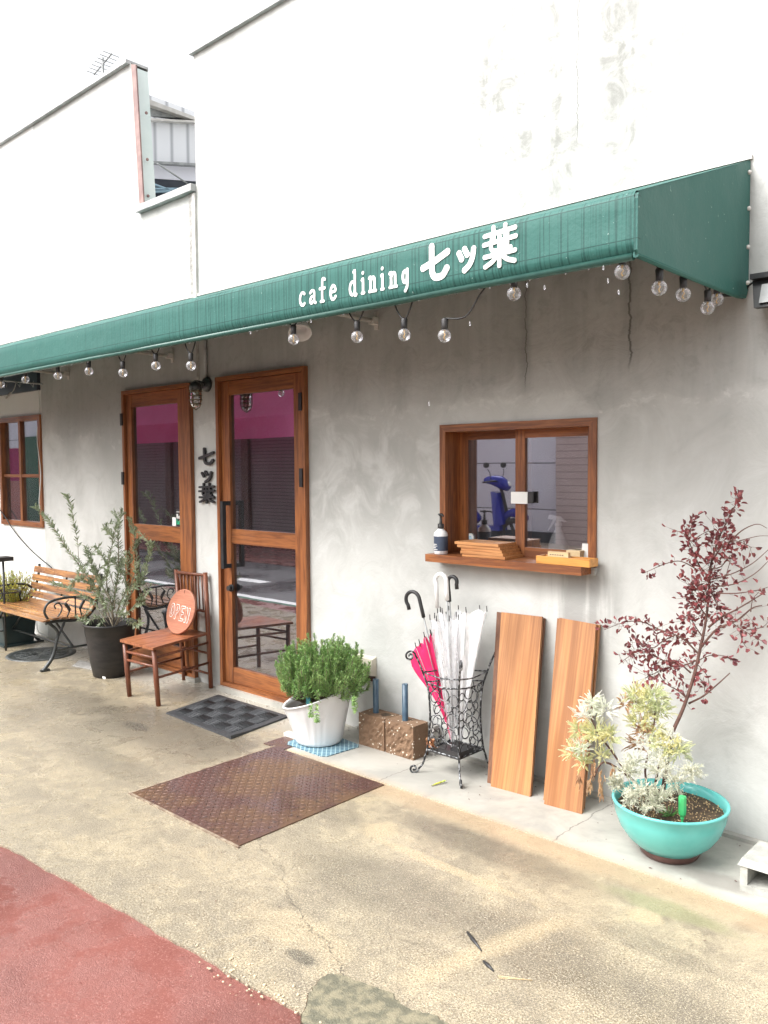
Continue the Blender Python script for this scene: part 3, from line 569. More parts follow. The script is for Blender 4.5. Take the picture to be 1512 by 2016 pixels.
# left door
d2 = door(left, *DL, False, 'narrower wooden door behind the chair with dark panes and small stickers')
x0, x1 = DL[0]+.033, DL[1]-.033
boxes('stile', M['wood_v'], d2, (x0, x0+.072, yl, yb, .06, 2.127), (x1-.152, x1, yl, yb, .06, 2.127))
gx0, gx1 = x0+.072, x1-.152
boxes('rail', M['wood_h'], d2, (gx0, gx1, yl+.003, yb, .06, .215), (gx0, gx1, yl+.003, yb, 1.0, 1.118), (gx0, gx1, yl+.003, yb, 2.03, 2.127))
MB().box(gx0, gx1, .012, .016, .215, 1.0).build('pane', M['pane'], d2); MB().box(gx0, gx1, .012, .016, 1.118, 2.03).build('pane', M['pane'], d2)
for za, zb in ((1.89, 1.985), (1.425, 1.525)): MB().box(DL[0]-.008, DL[0]+.02, -.045, -.034, za, zb).build('hinge', M['black_metal'], d2)
# stickers on the left door pane
yS = .010
def rect(mb, xa, xb, za, zb, y, th=.002): return mb.box(xa, xb, y-th, y, za, zb)
a_, b_ = at(347, 1003, yS), at(361, 1034, yS)
st = rect(MB(), a_.x, gx1-.002, 1.122, 1.246, yS).build('sticker', M['black_plastic'], d2); st['label'] = 'black delivery sticker with white and green words'
wx = gx1-.006-a_.x; m = MB(); ch = wx/4.4
for i, c in enumerate('Uber'): glyph(m, c, (a_.x+.006+i*ch, yS-.002, 1.180), (ch*.85, 0, 0), (0, 0, .030), .0055, (0, -1, 0), .0004)
for i in range(6): m.box(a_.x+.006+i*ch*.6, a_.x+.006+i*ch*.6+ch*.45, yS-.0028, yS-.002, 1.226, 1.231)
m.build('sticker_text', M['mark_white'], d2)
m = MB()
for i, c in enumerate('Eats'): glyph(m, c, (a_.x+.006+i*ch, yS-.002, 1.138), (ch*.85, 0, 0), (0, 0, .030), .0055, (0, -1, 0), .0004)
m.build('sticker_text', M['teal_mark'], d2)
st = rect(MB(), a_.x-.052, a_.x-.006, 1.122, 1.186, yS).build('sticker', M['paper'], d2); st['label'] = 'small blank white sticker'
# poster standing inside the lower pane
fr = ringbox(gx1-.135, gx1+.14, .22, .945, .012, .022, .034); fr.box(gx1-.123, gx1+.128, .028, .032, .232, .933); pf = fr.build('notice_board', M['pale_wood'])
tag(pf, 'pale wooden notice board standing inside the lower pane of the left door', 'notice board')
MB().box(gx1-.085, gx1-.005, .024, .0275, .72, .88).build('notice', M['paper'], pf)
# serving window
WY = .10
wd = MB(); c_ = .038
wd = ringbox(WIN[0], WIN[1], WIN[2]-.002, WIN[3], c_, -.012, .24); win = two_grain(wd.build('window', M['wood_v'], cafe))
win['label'] = 'wood framed sliding serving window with ledge'
MB().box(-2.800, -1.882, -.118, .13, 1.0515, 1.0905).build('ledge', M['wood_h'], win)
MB().box(-1.880, -1.862, -.03, .02, 1.045, 1.08).build('sill_stub', M['grey_block'], win)
def sash(x0, x1, y0, y1, z0, z1, s=.055):
    boxes('sash_stile', M['wood_v'], win, (x0, x0+s, y0, y1, z0, z1), (x1-s, x1, y0, y1, z0, z1))
    boxes('sash_rail', M['wood_h'], win, (x0+s, x1-s, y0+.002, y1-.002, z0, z0+s*.9), (x0+s, x1-s, y0+.002, y1-.002, z1-s*.75, z1))
    mm = MB(); yy = (y0+y1)/2; mm.box(x0+s, x1-s, yy-.002, yy+.002, z0+s*.9, z1-s*.75); mm.build('pane', M['pane_bright'], win); return yy
ya = sash(-2.748, -2.312, .115, .145, 1.091, 1.732); yb2 = sash(-2.368, -1.906, .080, .110, 1.091, 1.732)
# card hanging on the meeting stile (printed square left out) with its dark backing clip
p = at(1022, 980, .07); m = MB(); m.box(p.x-.048, p.x+.050, .068, .073, p.z-.030, p.z+.030)
cd_ = m.build('hanging_card', M['paper'], loc=(p.x, .07, p.z-.03)); tag(cd_, 'small blank white card fixed on the middle stile of the serving window', 'card')
m = MB(); m.box(p.x+.052, p.x+.082, .068, .079, p.z-.026, p.z+.032); tag(m.build('pull_tab', M['black_plastic'], loc=(p.x+.06, .07, p.z-.03)), 'dark brown tab beside the white card on the serving window sash', 'tab')
# round sticker
p = at(923, 1059, .112); m = MB(); m.tube([(p.x, .128, p.z), (p.x, .122, p.z)], .024, 24, smooth=False); stk = m.build('round_sticker', M['paper'], loc=(p.x, .125, p.z)); tag(stk, 'small round white sticker with blue print at the lower left of the serving window', 'sticker')
m = MB()
for i, ww in enumerate((.018, .028, .022)): m.box(p.x-ww/2, p.x+ww/2, .1208, .1218, p.z+.006-i*.009, p.z+.010-i*.009)
m.build('print', M['blue_mark'], stk)
# left mullioned window
wl = MB(); x0, x1, z0, z1 = LW; c_ = .045
wl.box(x0, x0+c_, -.02, .08, z0, z1); wl.box(x1-c_+.022, x1+.008, -.02, .08, z0, z1); mid = -7.80
wl = ringbox(x0, x1+.008, z0, z1, c_, -.02, .08)
mid = at(40, 930).x
lwo = two_grain(wl.build('window', M['wood_v'], left)); MB().box(mid-.022, mid+.022, .0, .05, z0+c_, z1-c_).build('glazing_bar', M['wood_v'], lwo); lwo['label'] = 'wooden mullioned window at the left end of the wall'
m = MB(); m.box(x0+c_, x1+.008-c_, .003, .047, 1.475, 1.505); m.build('glazing_bar', M['wood_h'], lwo)
MB().box(x0+c_, x1+.008-c_, .022, .026, z0+c_, z1-c_).build('pane', M['pane_bright'], lwo)
# rear shed seen through the notch
shed = thing('rear_shed', 'white corrugated shed with dark open bays seen through the roofline gap', 'shed', (-7.4, 3, 0))
XS = -6.9
def sx(px, py): p = atx(px, py, XS); return (p.y, p.z)
ya_, za_ = sx(296, 202); yb_, zb_ = sx(400, 240)
cm, cnt, cb = mk('white_corrugated_cladding', .5); PP = xyz(cnt); ff = mth(cnt, 'PINGPONG', PP[1], .09); cnt.links.new(mixc(cnt, sstep(cnt, ff, .0, .03), (.42, .43, .46), (.78, .79, .82)), cb.inputs['Base Color']); bump(cnt, cb, ff, .6, .03); M['corr'] = cm
def band(px0, py0, px1, py1, px2, py2, px3, py3, mat, nm, off=0.):
    pts = [atx(a, b, XS+off) for a, b in ((px0, py0), (px1, py1), (px2, py2), (px3, py3))]
    m = MB(); m.prism(pts, (-.06, 0, 0)); return m.build(nm, mat, shed)
band(285, 228, 400, 236, 400, 322, 285, 316, M['corr'], 'cladding')
band(285, 200, 400, 240, 400, 243, 285, 228, M['grey_metal'], 'eave_soffit', .0)
band(285, 192, 400, 236, 400, 242, 285, 202, M['white_metal'], 'roof_edge', .07)
band(285, 232, 400, 238, 400, 242, 285, 236, M['white_metal'], 'beam', .07)
band(285, 316, 400, 322, 400, 327, 285, 320, M['grey_metal'], 'beam', .09)
band(285, 320, 400, 326, 400, 358, 285, 350, M['whitepanel'], 'cladding', .01)
band(285, 350, 400, 358, 400, 420, 285, 420, M['navy'], 'open_bay', .0)
m = MB()
for a_, b_, c__, d_ in ((300, 362, 383, 392), (300, 378, 383, 374), (300, 372, 360, 372)): m.tube([atx(a_, b_, XS+.05), atx(c__, d_, XS+.05)], .012, 6)
m.build('brace', simple('pale_blue_bar', (.3, .45, .55), None, 10), shed)
m = MB(); m.tube([atx(310, 322, XS+.12), atx(385, 372, XS+.12)], .008, 6); m.build('cable_stay', M['grey_metal'], shed)
m = MB(); m.box(-9.5, XS-.07, ya_-.1, yb_+1.5, 0, za_+.1); m.build('wall', M['corr'], shed)
# roof antenna
p = at(203, 158, .5); p.z -= .12; an = thing('antenna', 'small grey television antenna on the left parapet', 'antenna', (p.x, .5, 4.2))
MB().tube([(p.x, .5, 4.2), (p.x, .5, p.z+.32)], .012, 6).build('mast', M['grey_metal'], an)
m = MB(); m.tube([(p.x-.16, .5, p.z+.22), (p.x+.16, .5, p.z+.30)], .007, 6)
for k in range(7): xx = p.x-.15+k*.05; m.tube([(xx, .42, p.z+.225+k*.0125), (xx, .58, p.z+.225+k*.0125)], .004, 5)
m.build('element', M['grey_metal'], an)

# ================================================================== AWNING
YF, ZB, ZT, XR, XL = -.981, 2.206, 2.405, -1.210, -10.0
aw = thing('awning', 'long dark green canvas awning with white cafe lettering over the doors', 'awning', (-4, 0, 2.2))
m = MB(); th = .012
def sheet(mb, q, nrm):      # quad given thickness inward
    q = [Vector(p) for p in q]; mb.hexa(q, [p - Vector(nrm)*th for p in q])
nx = 60
# front valance with rounded lower hem, side cheek, sloping top
prof = [(YF+.012, ZT+.006), (YF+.002, ZT-.006), (YF, ZT-.012), (YF, ZT-.05), (YF, ZB+.06), (YF, ZB+.044), (YF+.002, ZB+.034), (YF+.008, ZB+.022), (YF+.017, ZB+.010), (YF+.03, ZB+.001), (YF+.045, ZB), (YF+.055, ZB+.01), (YF+.055, ZB+.03)]
vs = []; fs = []
for i in range(nx+1):
    x = XL + (XR-.0085-XL)*i/nx
    sag = .004*math.sin(x*3.3)+.003*math.sin(x*9)
    for y, z in prof: vs.append((x, y + sag*.4*(1 if x < -3.4 else 0), z + (sag*.6 if z < 2.3 else 0)))
npf = len(prof)
for i in range(nx):
    for j in range(npf-1): fs.append((i*npf+j, i*npf+j+1, (i+1)*npf+j+1, (i+1)*npf+j))
m.add(vs, fs, True)
m.build('front_valance', M['canvas'], aw)
m = MB(); m.add([(XL, YF+.012, ZT+.006), (XR, YF+.012, ZT+.006), (XR, -.004, 2.755), (XL, -.004, 2.755), (XL, YF+.012, ZT-.006), (XR, YF+.012, ZT-.006), (XR, -.004, 2.743), (XL, -.004, 2.743)], [(0, 1, 2, 3), (7, 6, 5, 4), (1, 5, 6, 2), (0, 3, 7, 4)]); m.build('top_sheet', M['canvas'], aw)
m = MB(); XRo = XR+.004
pp = [(YF+.006, ZT-.002), (YF, ZT-.02), (YF, ZB+.02), (YF+.012, ZB+.004), (-.10, 2.206), (-.03, 2.21), (-.006, 2.245), (-.006, 2.75)]
m.prism([(XRo, y, z) for y, z in pp], (-.012, 0, 0)); m.tube([(XR-.006, y, z) for y, z in ((YF+.01, ZB+.008), (-.5, 2.211), (-.10, 2.212), (-.04, 2.218))], .011, 8); m.build('side_cheek', M['canvas'], aw)
m = MB(); m.tube([(XL, YF+.022, ZB+.006), (XR-.02, YF+.022, ZB+.006)], .013, 8); m.build('hem_pole', M['canvas_under'], aw)
m = MB(); m.box(XL, XR+.01, -.012, -.001, 2.757, 2.775); m.build('wall_rail', M['white_metal'], aw)
for zz in (2.70, 2.56, 2.41, 2.27): MB().ball((XRo+.004, -.028, zz), .009, 8, 6).build('rivet', M['white_metal'], aw)
m = MB()
base = 2.262; yL = YF-.0015
def gl(ch, pa, pb, h, wid, zb=None):
    a_, b_ = at(pa, 560, YF), at(pb, 560, YF); m = MB(); glyph(m, ch, (a_.x+wid*.4, yL, zb if zb else base), (b_.x-a_.x-wid*.8, 0, 0), (0, 0, h), wid, (0, -1, 0), .001); m.build('letter', M['mark_white'], aw)
for ch, a_, b_ in (('c', 588, 605), ('a', 607.5, 624.5), ('f', 627, 644), ('e', 648, 665), ('d', 686, 706), ('i', 709, 722), ('n', 725, 744), ('i', 747.5, 760), ('n', 765, 785), ('g', 790, 809)):
    h = .098 if ch != 'g' else .094; gl(ch, a_, b_, h, .0125, base-.0+.0)
for ch, a_, b_, h, zb, wd_ in (('shichi', 830, 886, .122, 2.262, .026), ('tsu', 899, 939, .090, 2.268, .022), ('ha', 951, 1019, .138, 2.262, .0165)): gl(ch, a_, b_, h, wd_, zb)
for bx in (at(742, 632, 0).x, at(340, 702, 0).x, -6.9, -8.4):
    m = MB(); m.box(bx-.014, bx+.014, -.008, -.001, 2.325, 2.425); m.box(bx-.02, bx+.02, -.05, -.008, 2.352, 2.39); m.tube([(bx, -.03, 2.37), (bx, -.60, 2.385), (bx, YF+.05, 2.395)], .013, 8); m.build('bracket', M['white_metal'], aw)

# ------------------------------------------------------------------ string lights
sl_ = thing('string_lights', 'string of clear globe bulbs on black cable under the awning edge', 'string lights', (-4, -.9, 2.2))
front = [(2, 757), (50, 747), (114, 740), (175, 731), (242, 734), (307, 720), (376, 720), (578, 668), (703, 663), (796, 659), (875, 661), (1012, 578), (1225, 535)]
side = [(1298, 567), (1345, 580), (1393, 606), (1411, 590)]
YBk = -.925; bulbs = [at(x, y, YBk) for x, y in front]; sides = [atx(x, y, -1.235) for x, y in side]
m = MB(); zc = 2.232; rb = .026
prev = None
for i, b_ in enumerate(bulbs+sides):
    tilt = .03 if i == 10 else random.uniform(-.006, .006)
    dr = Vector((tilt, 0, 1)).normalized(); top_ = b_ + dr*(rb+.040); 
    sk = MB(); sk.tube([b_+dr*(rb-.004), b_+dr*(rb+.012), b_+dr*(rb+.034), top_], [.0125, .0125, .014, .011], 10); so_ = sk.build('lamp_holder', M['black_plastic'], sl_)
    bb = MB(); bb.ball(b_, rb, 18, 12); bb.build('glass_bulb', M['bulb'], so_)
    fl = MB(); fl.tube([b_+Vector((-.004, 0, .014)), b_+Vector((.004, 0, .004)), b_+Vector((-.003, 0, -.006)), b_+Vector((.002, 0, -.014))], .0022, 5); fl.tube([b_+Vector((0, 0, rb)), b_+Vector((0, 0, .012))], [.006, .003], 6); fl.build('filament', M['amber'], so_)
    sd = Vector((.05, 0, 0)) if i < len(bulbs) else Vector((0, .045, 0))
    if i == 10: pl = [(top_.x-.16, b_.y, zc+.02), (top_.x-.14, b_.y, 2.16), (top_.x-.1, b_.y, 2.13)]; pth = smooth_path([top_, top_+Vector((.10, 0, -.005)), top_+Vector((.17, 0, .07)), (top_.x+.24, b_.y, zc+.02)], 6); m.tube(pth, .0035, 6)
    else:
        hi = max(zc, top_.z+.01)+.015
        m.tube(smooth_path([Vector((0, 0, hi))+Vector((top_.x, top_.y, 0))-sd*1.3, Vector((top_.x, top_.y, top_.z+(hi-top_.z)*.3))-sd*.7, top_+Vector((0, 0, -.004)), Vector((top_.x, top_.y, top_.z+(hi-top_.z)*.3))+sd*.6, Vector((0, 0, hi))+Vector((top_.x, top_.y, 0))+sd*1.2], 5), .0035, 6)
cab = [(-8, YBk, zc+.02)] + [(b.x, YBk+.01, zc+.02) for b in bulbs] + [(-1.26, -.9, zc+.03)] + [(-1.24, b.y, zc+.03) for b in sides] + [(-1.225, -.03, 2.235)]
m.tube(cab, .0035, 6); m.tube(smooth_path([(-1.225, -.03, 2.235), at(1410, 582, -.05), at(1460, 580, -.02), at(1475, 562, -.02), at(1495, 548, -.04)], 5), .004, 6); m.build('cable', M['cable'], sl_)
# raindrops falling from the hem
random.seed(11); m = MB()
for px, py in [(1218, 575), (1197, 553), (1188, 527), (925, 637), (1038, 562), (1072, 566), (612, 632), (845, 795), (480, 640), (493, 655)]:
    p = at(px, py, -.97); m.ball(p, .0035, 8, 6, 1, 1, 2.4)
x = -6.6
while x < -1.3:
    m.ball((x, YF+.022, ZB-.008), random.uniform(.002, .0036), 6, 5, 1, 1, 1.5); x += random.uniform(.02, .12)
for k in range(0): m.ball((random.uniform(-6.5, -1.2), YF+.02+random.uniform(-.01, .02), random.uniform(.4, 2.1)), .0028, 6, 5, 1, 1, 2.2)
tag(m.build('raindrops', M['bulb']), 'clear raindrops hanging from and falling off the awning hem', 'raindrops', kind='stuff')

# ------------------------------------------------------------------ wall fittings
dl = thing('dome_lamp', 'white dome wall lamp half hidden behind the awning edge', 'wall lamp', (-3.75, 0, 2.4))
p = at(590, 643, -.16); ax = Vector((.45, -.35, -.8)).normalized(); u_ = ax.orthogonal().normalized(); v_ = ax.cross(u_)
m = MB(); vs = []; pr = [(.012, 0), (.03, .005), (.05, .03), (.062, .07), (.070, .11), (.064, .11), (.05, .06)]; o_ = p - ax*.055
for r, t in pr:
    for k in range(28): vs.append(o_+ax*t+(u_*math.cos(k*math.tau/28)+v_*math.sin(k*math.tau/28))*r)
m.add(vs, [(j*28+k, j*28+(k+1) % 28, (j+1)*28+(k+1) % 28, (j+1)*28+k) for j in range(len(pr)-1) for k in range(28)], True); m.build('shade', M['white_plastic'], dl)
MB().tube([o_, (o_.x, -.05, o_.z+.04), (o_.x, -.002, o_.z+.04)], .010, 8).build('arm', M['white_metal'], dl)
bk = thing('caged_lamp', 'black bulkhead lamp with caged glass on the wall between the doors', 'wall lamp', (-4.87, 0, 2.1))
q = at(409, 757, 0); m = MB(); m.tube([(q.x, -.001, q.z), (q.x, -.02, q.z), (q.x, -.035, q.z)], [.052, .05, .03], 24); m.build('wall_plate', M['iron'], bk)
lp = at(385, 765, -.20); m = MB(); m.tube(smooth_path([(q.x, -.03, q.z), (q.x, -.10, q.z+.008), (lp.x, -.20, lp.z+.03)], 4), .017, 10); m.tube([(lp.x, -.20, lp.z+.045), (lp.x, -.20, lp.z+.03), (lp.x, -.20, lp.z-.012)], [.02, .040, .042], 18); m.build('lamp_body', M['iron'], bk)
m = MB(); m.lathe([(.034, -.012), (.036, -.03), (.035, -.09), (.028, -.115), (.012, -.13), (.001, -.132)], (lp.x, -.20, lp.z), 20); m.build('glass_jar', M['jellyglass'], bk)
m = MB()
for zz in (-.02, -.048, -.076, -.104): m.ring((lp.x, -.20, lp.z+zz), (1, 0, 0), (0, 1, 0), .043 if zz > -.1 else .037, .003, 22, 6)
for k in range(4):
    t = k*math.pi/2+.4; c_, s_ = math.cos(t), math.sin(t); m.tube([(lp.x+.043*c_, -.20+.043*s_, lp.z), (lp.x+.043*c_, -.20+.043*s_, lp.z-.085), (lp.x+.03*c_, -.20+.03*s_, lp.z-.125), (lp.x, -.20, lp.z-.142)], .003, 6)
m.build('cage', simple('aged_brass', (.22, .17, .10), (.12, .09, .06), 30, rough=.4, metal=.6), bk)
tag(MB().tube([(q.x-.002, -.014, q.z+.04), (q.x-.002, -.014, 2.74)], .011, 8).build('conduit', M['grey_metal'], loc=(q.x, 0, q.z)), 'thin grey conduit pipe rising from the caged lamp', 'conduit')
# raised characters between the doors
sg = thing('shop_sign', 'three raised black characters mounted one below another on the wall between the doors', 'sign', (-4.89, 0, 1.3))
for ch, (xa, ya1), (xb, yb1), wd_ in (('shichi', (397, 914), (423, 884), .020), ('tsu', (401, 949), (420, 926), .019), ('ha', (397, 989), (425, 952), .0145)):
    a_, b_ = at(xa, ya1), at(xb, yb1); m = MB(); glyph(m, ch, (a_.x, -.008, a_.z), (b_.x-a_.x, 0, 0), (0, 0, at((xa+xb)/2, yb1).z-at((xa+xb)/2, ya1).z), wd_, (0, -1, 0), .014); m.build('character', M['black_metal'], sg)
# flood lamp at the right edge
fl = thing('flood_lamp', 'black flood lamp on the wall beyond the right end of the awning', 'wall lamp', (-1.12, 0, 2.2))
a_ = at(1492, 552, -.10); m = MB(); m.hexa([(a_.x, -.14, a_.z-.11), (a_.x+.17, -.14, a_.z-.11), (a_.x+.17, -.10, a_.z-.11), (a_.x, -.10, a_.z-.11)], [(a_.x-.02, -.10, a_.z), (a_.x+.19, -.10, a_.z), (a_.x+.19, -.04, a_.z), (a_.x-.02, -.04, a_.z)]); m.box(a_.x-.02, a_.x+.19, -.13, -.03, a_.z+.002, a_.z+.022); m.build('housing', M['black_metal'], fl)
m = MB(); m.hexa([(a_.x+.02, -.145, a_.z-.095), (a_.x+.15, -.145, a_.z-.095), (a_.x+.15, -.139, a_.z-.095), (a_.x+.02, -.139, a_.z-.095)], [(a_.x+.02, -.115, a_.z-.02), (a_.x+.15, -.115, a_.z-.02), (a_.x+.15, -.108, a_.z-.02), (a_.x+.02, -.108, a_.z-.02)]); m.build('lens', M['grey_metal'], fl)
m = MB(); m.box(a_.x+.06, a_.x+.10, -.04, 0, a_.z-.04, a_.z-.0); m.build('bracket', M['black_metal'], fl)
# outlet box near the blocks
a_, b_ = at(703, 1300, 0), at(742, 1336, 0); ob = thing('outlet_box', 'cream weatherproof outlet box low on the wall behind the rosemary pot', 'outlet box', (a_.x, 0, .3))
m = MB(); m.hexa([(a_.x+.01, -.045, .345), (b_.x-.01, -.045, .345), (b_.x, -.002, .335), (a_.x, -.002, .335)], [(a_.x+.01, -.03, .435), (b_.x-.01, -.03, .435), (b_.x, -.002, .45), (a_.x, -.002, .45)]); m.build('cover', M['cream'], ob)
MB().box(b_.x-.05, b_.x-.01, -.03, -.003, .31, .334).build('socket', M['brown_clay'], ob)
# hanging cables left
tag(MB().tube(smooth_path([at(74, 752, -.02), at(78, 800, -.01), at(73, 860, -.02), at(80, 930, -.03), at(77, 985, -.05), at(79, 1005, -.04)], 5), .004, 6).build('hanging_cable', M['white_cable'], loc=at(79, 1005, -.04)), 'white cord hanging down over the right edge of the mullioned window', 'cord')
tag(MB().tube(smooth_path([at(-40, 960, -.03), at(0, 1004, -.03), at(30, 1048, -.02), at(58, 1080, -.015), at(80, 1100, -.015), at(105, 1122, -.02), at(118, 1150, -.03)], 5), .005, 6).build('hanging_cable', M['cable'], loc=at(105, 1122, -.02)), 'black cord sagging across the white wall down to the bench', 'cord')
tag(MB().tube(smooth_path([at(72, 1222, -.03), at(75, 1243, -.04), at(90, 1250, -.06), at(96, 1253, -.08)], 5), .005, 6).build('white_hose', M['white_cable'], loc=at(96, 1253, -.08)), 'short white hose end curling on the wall beneath the bench', 'hose')
# lattice pole with plug under the far left of the awning
gl_ = thing('lattice_rod', 'thin grey lattice rod hung with a cord plug at the far left under the awning', 'rod', (-7.8, -.12, 2.2))
m = MB(); m.tube([at(-40, 745, -.12), at(84, 756, -.12)], .008, 6)
for px in (4, 30, 56): m.tube([at(px, 749, -.12), at(px+9, 762, -.12), at(px+10, 750, -.12)], .004, 5)
m.build('rod', M['grey_metal'], gl_)
m = MB(); m.tube(smooth_path([at(32, 753, -.13), at(27, 768, -.13), at(20, 775, -.13)], 4), [.004]*8+[.012], 6); m.tube([at(21, 774, -.13), at(12, 784, -.13)], [.012, .007], 8); m.build('plug', M['grey_block'], gl_)

# ================================================================== THINGS ON THE LEDGE
LZ = 1.0915
sb = thing('soap_bottle', 'clear pump bottle with dark label at the left end of the serving ledge', 'bottle', (0, 0, 0)); p = at(868, 1094, -.065); sb.location = (p.x, -.065, LZ); cx, cy = p.x, -.065
m = MB(); m.lathe([(.034, 0), (.037, .004), (.037, .10), (.034, .112), (.018, .128), (.013, .134)], (cx, cy, LZ), 24, cap=True); m.build('body', M['bottle_film'], sb)
m = MB(); m.lathe([(.0375, .018), (.0375, .094)], (cx, cy, LZ), 24); m.build('label', M['navy_label'], sb)
m = MB()
for i, (t0, t1) in enumerate(((0, .8), (0, .9), (0, .6), (.1, .9))):
    zz = LZ+.05-i*.009
    for j in range(5):
        t = -2.1+ (t0+j*.16*(t1-t0))*1.1; m.box(cx+.038*math.cos(t)-.002, cx+.038*math.cos(t)+.002, cy+.0385*math.sin(t)-.0005, cy+.0385*math.sin(t), zz, zz+.004)
m.build('print', M['paper'], sb)
m = MB(); m.lathe([(.016, .134), (.0165, .137), (.0165, .158), (.008, .160), (.006, .19), (.006, .20), (.011, .2), (.011, .212), (.001, .214)], (cx, cy, LZ), 20); m.tube([(cx, cy, LZ+.207), (cx+.03, cy-.02, LZ+.206), (cx+.036, cy-.024, LZ+.198)], .0045, 8); m.tube([(cx, cy, LZ+.207), (cx-.022, cy+.008, LZ+.207)], .0045, 8); m.build('pump', M['black_plastic'], sb)
# stack of trays
random.seed(4); tr = [(-2.60, -2.335, .0), (-2.615, -2.335, .004), (-2.60, -2.335, -.004), (-2.575, -2.30, .01), (-2.575, -2.30, -.006)]
names = ['topmost', 'second from the top', 'middle', 'second from the bottom', 'bottom']
zc_ = LZ
sp = [(893, 991), (897, 993), (903, 996), (904, 999), (906, 1003)]
for i in range(5):
    k = 4-i; pa, pb = sp[k]; xa = at(pa, 1075, -.065).x+.03; xb = at(pb, 1080, -.065).x - .01; y0 = -.095+ (0, .004, .012, .0, .006)[k]; y1 = y0+.155; hh = .014
    yr = (.0, .003, -.004, .006, 0)[k]
    m = MB(); m.hexa([(xa, y0, zc_), (xb, y0+yr, zc_), (xb+.002, y1+yr, zc_), (xa+.002, y1, zc_)], [(xa, y0, zc_+hh), (xb, y0+yr, zc_+hh), (xb+.002, y1+yr, zc_+hh), (xa+.002, y1, zc_+hh)])
    zc_ += hh+.0012
    o = m.build('wooden_tray', M['tray'], loc=(xa, y0, zc_-hh)); tag(o, 'thin wooden board on the serving ledge, %s of the stack of five' % names[k], 'board', 'stack of boards on the serving ledge')
# tray box with a small plaque
xa, xb = at(1058, 1110, -.1).x, at(1165, 1115, -.1).x-.005; tb = thing('tray_box', 'shallow honey coloured wooden box at the right end of the serving ledge', 'box', (xa, -.1, LZ))
m = MB(); m.box(xa, xb, -.112, -.102, LZ, LZ+.036); m.box(xa, xb, -.042, -.032, LZ, LZ+.036); m.box(xa, xa+.01, -.102, -.042, LZ, LZ+.036); m.box(xb-.01, xb, -.102, -.042, LZ, LZ+.036); m.box(xa+.01, xb-.01, -.102, -.042, LZ, LZ+.012); m.build('box_body', M['honey'], tb)
pa, pb = at(1084, 1090, -.05), at(1124, 1090, -.05); m = MB(); m.box(pa.x, pb.x, -.075, -.055, LZ+.013, LZ+.056); o = m.build('plaque', M['pale_wood'], loc=(pa.x, -.05, LZ+.01)); tag(o, 'small pale wooden plaque standing in the shallow honey coloured box', 'plaque')
m = MB()
for k in range(6): m.box(pa.x+.012+k*.013, pa.x+.018+k*.013, -.0765, -.075, LZ+.040, LZ+.044)
m.build('print', M['dark_text'], o)
# inside, on the counter behind the glass
ct = MB().box(-2.74, -1.92, .112, .60, 1.075, 1.098).build('counter', M['wood_h'], loc=(-2.3, .4, 1.07)); tag(ct, 'wooden counter inside the serving window', 'counter')
cz = 1.099; p = at(1099, 1085, .165); cx, cy = p.x, .165
cz0_ = LZ; spb = thing('spray_bottle', 'milky trigger spray bottle standing behind the right pane of the serving window', 'spray bottle', (cx, cy, cz))
m = MB(); m.lathe([(.048, 0), (.050, .006), (.050, .055), (.034, .10), (.016, .135), (.014, .155)], (cx, cy, cz), 24); m.build('body', M['white_plastic'], spb)
m = MB(); m.lathe([(.018, .15), (.018, .165), (.01, .17)], (cx, cy, cz), 16); m.hexa([(cx-.055, cy-.010, cz+.185), (cx+.045, cy-.010, cz+.172), (cx+.045, cy+.010, cz+.172), (cx-.055, cy+.010, cz+.185)], [(cx-.05, cy-.008, cz+.205), (cx+.01, cy-.008, cz+.198), (cx+.01, cy+.008, cz+.198), (cx-.05, cy+.008, cz+.205)]); m.tube([(cx-.02, cy, cz+.185), (cx-.035, cy, cz+.16), (cx-.06, cy, cz+.125)], [.008, .006, .004], 8); m.tube([(cx, cy, cz+.165), (cx, cy, cz+.185)], .012, 10); m.build('trigger_head', M['white_plastic'], spb)
cz = LZ; pa, pb = at(1120, 1088, .05), at(1146, 1088, .05); o = MB().box(pa.x, pb.x, .030, .072, cz, cz+.046).build('small_box', M['pale_wood'], loc=(pa.x, .17, cz)); tag(o, 'small pale wooden box on the ledge beside the spray bottle', 'box')
MB().box(pa.x-.002, pb.x+.002, .028, .074, cz+.0462, cz+.056).build('lid', M['pale_wood'], o)
pa = at(1153, 1090, .07); m = MB(); m.prism([(pa.x-.02, .062, cz), (pa.x+.02, .062, cz), (pa.x+.02, .073, cz+.088), (pa.x-.02, .073, cz+.088)], (0, .003, 0)); tag(m.build('white_card', M['paper'], loc=(pa.x, .13, cz)), 'white card standing in the lower right corner of the serving window', 'card')
cz = 1.099; o = MB().box(-2.60, -2.38, .20, .34, cz, cz+.06).build('dark_case', M['black_plastic'], loc=(-2.5, .27, cz)); tag(o, 'low black case on the counter behind the left pane', 'case'); MB().box(-2.602, -2.378, .198, .342, cz+.0605, cz+.068).build('lid', M['board_b'], o)

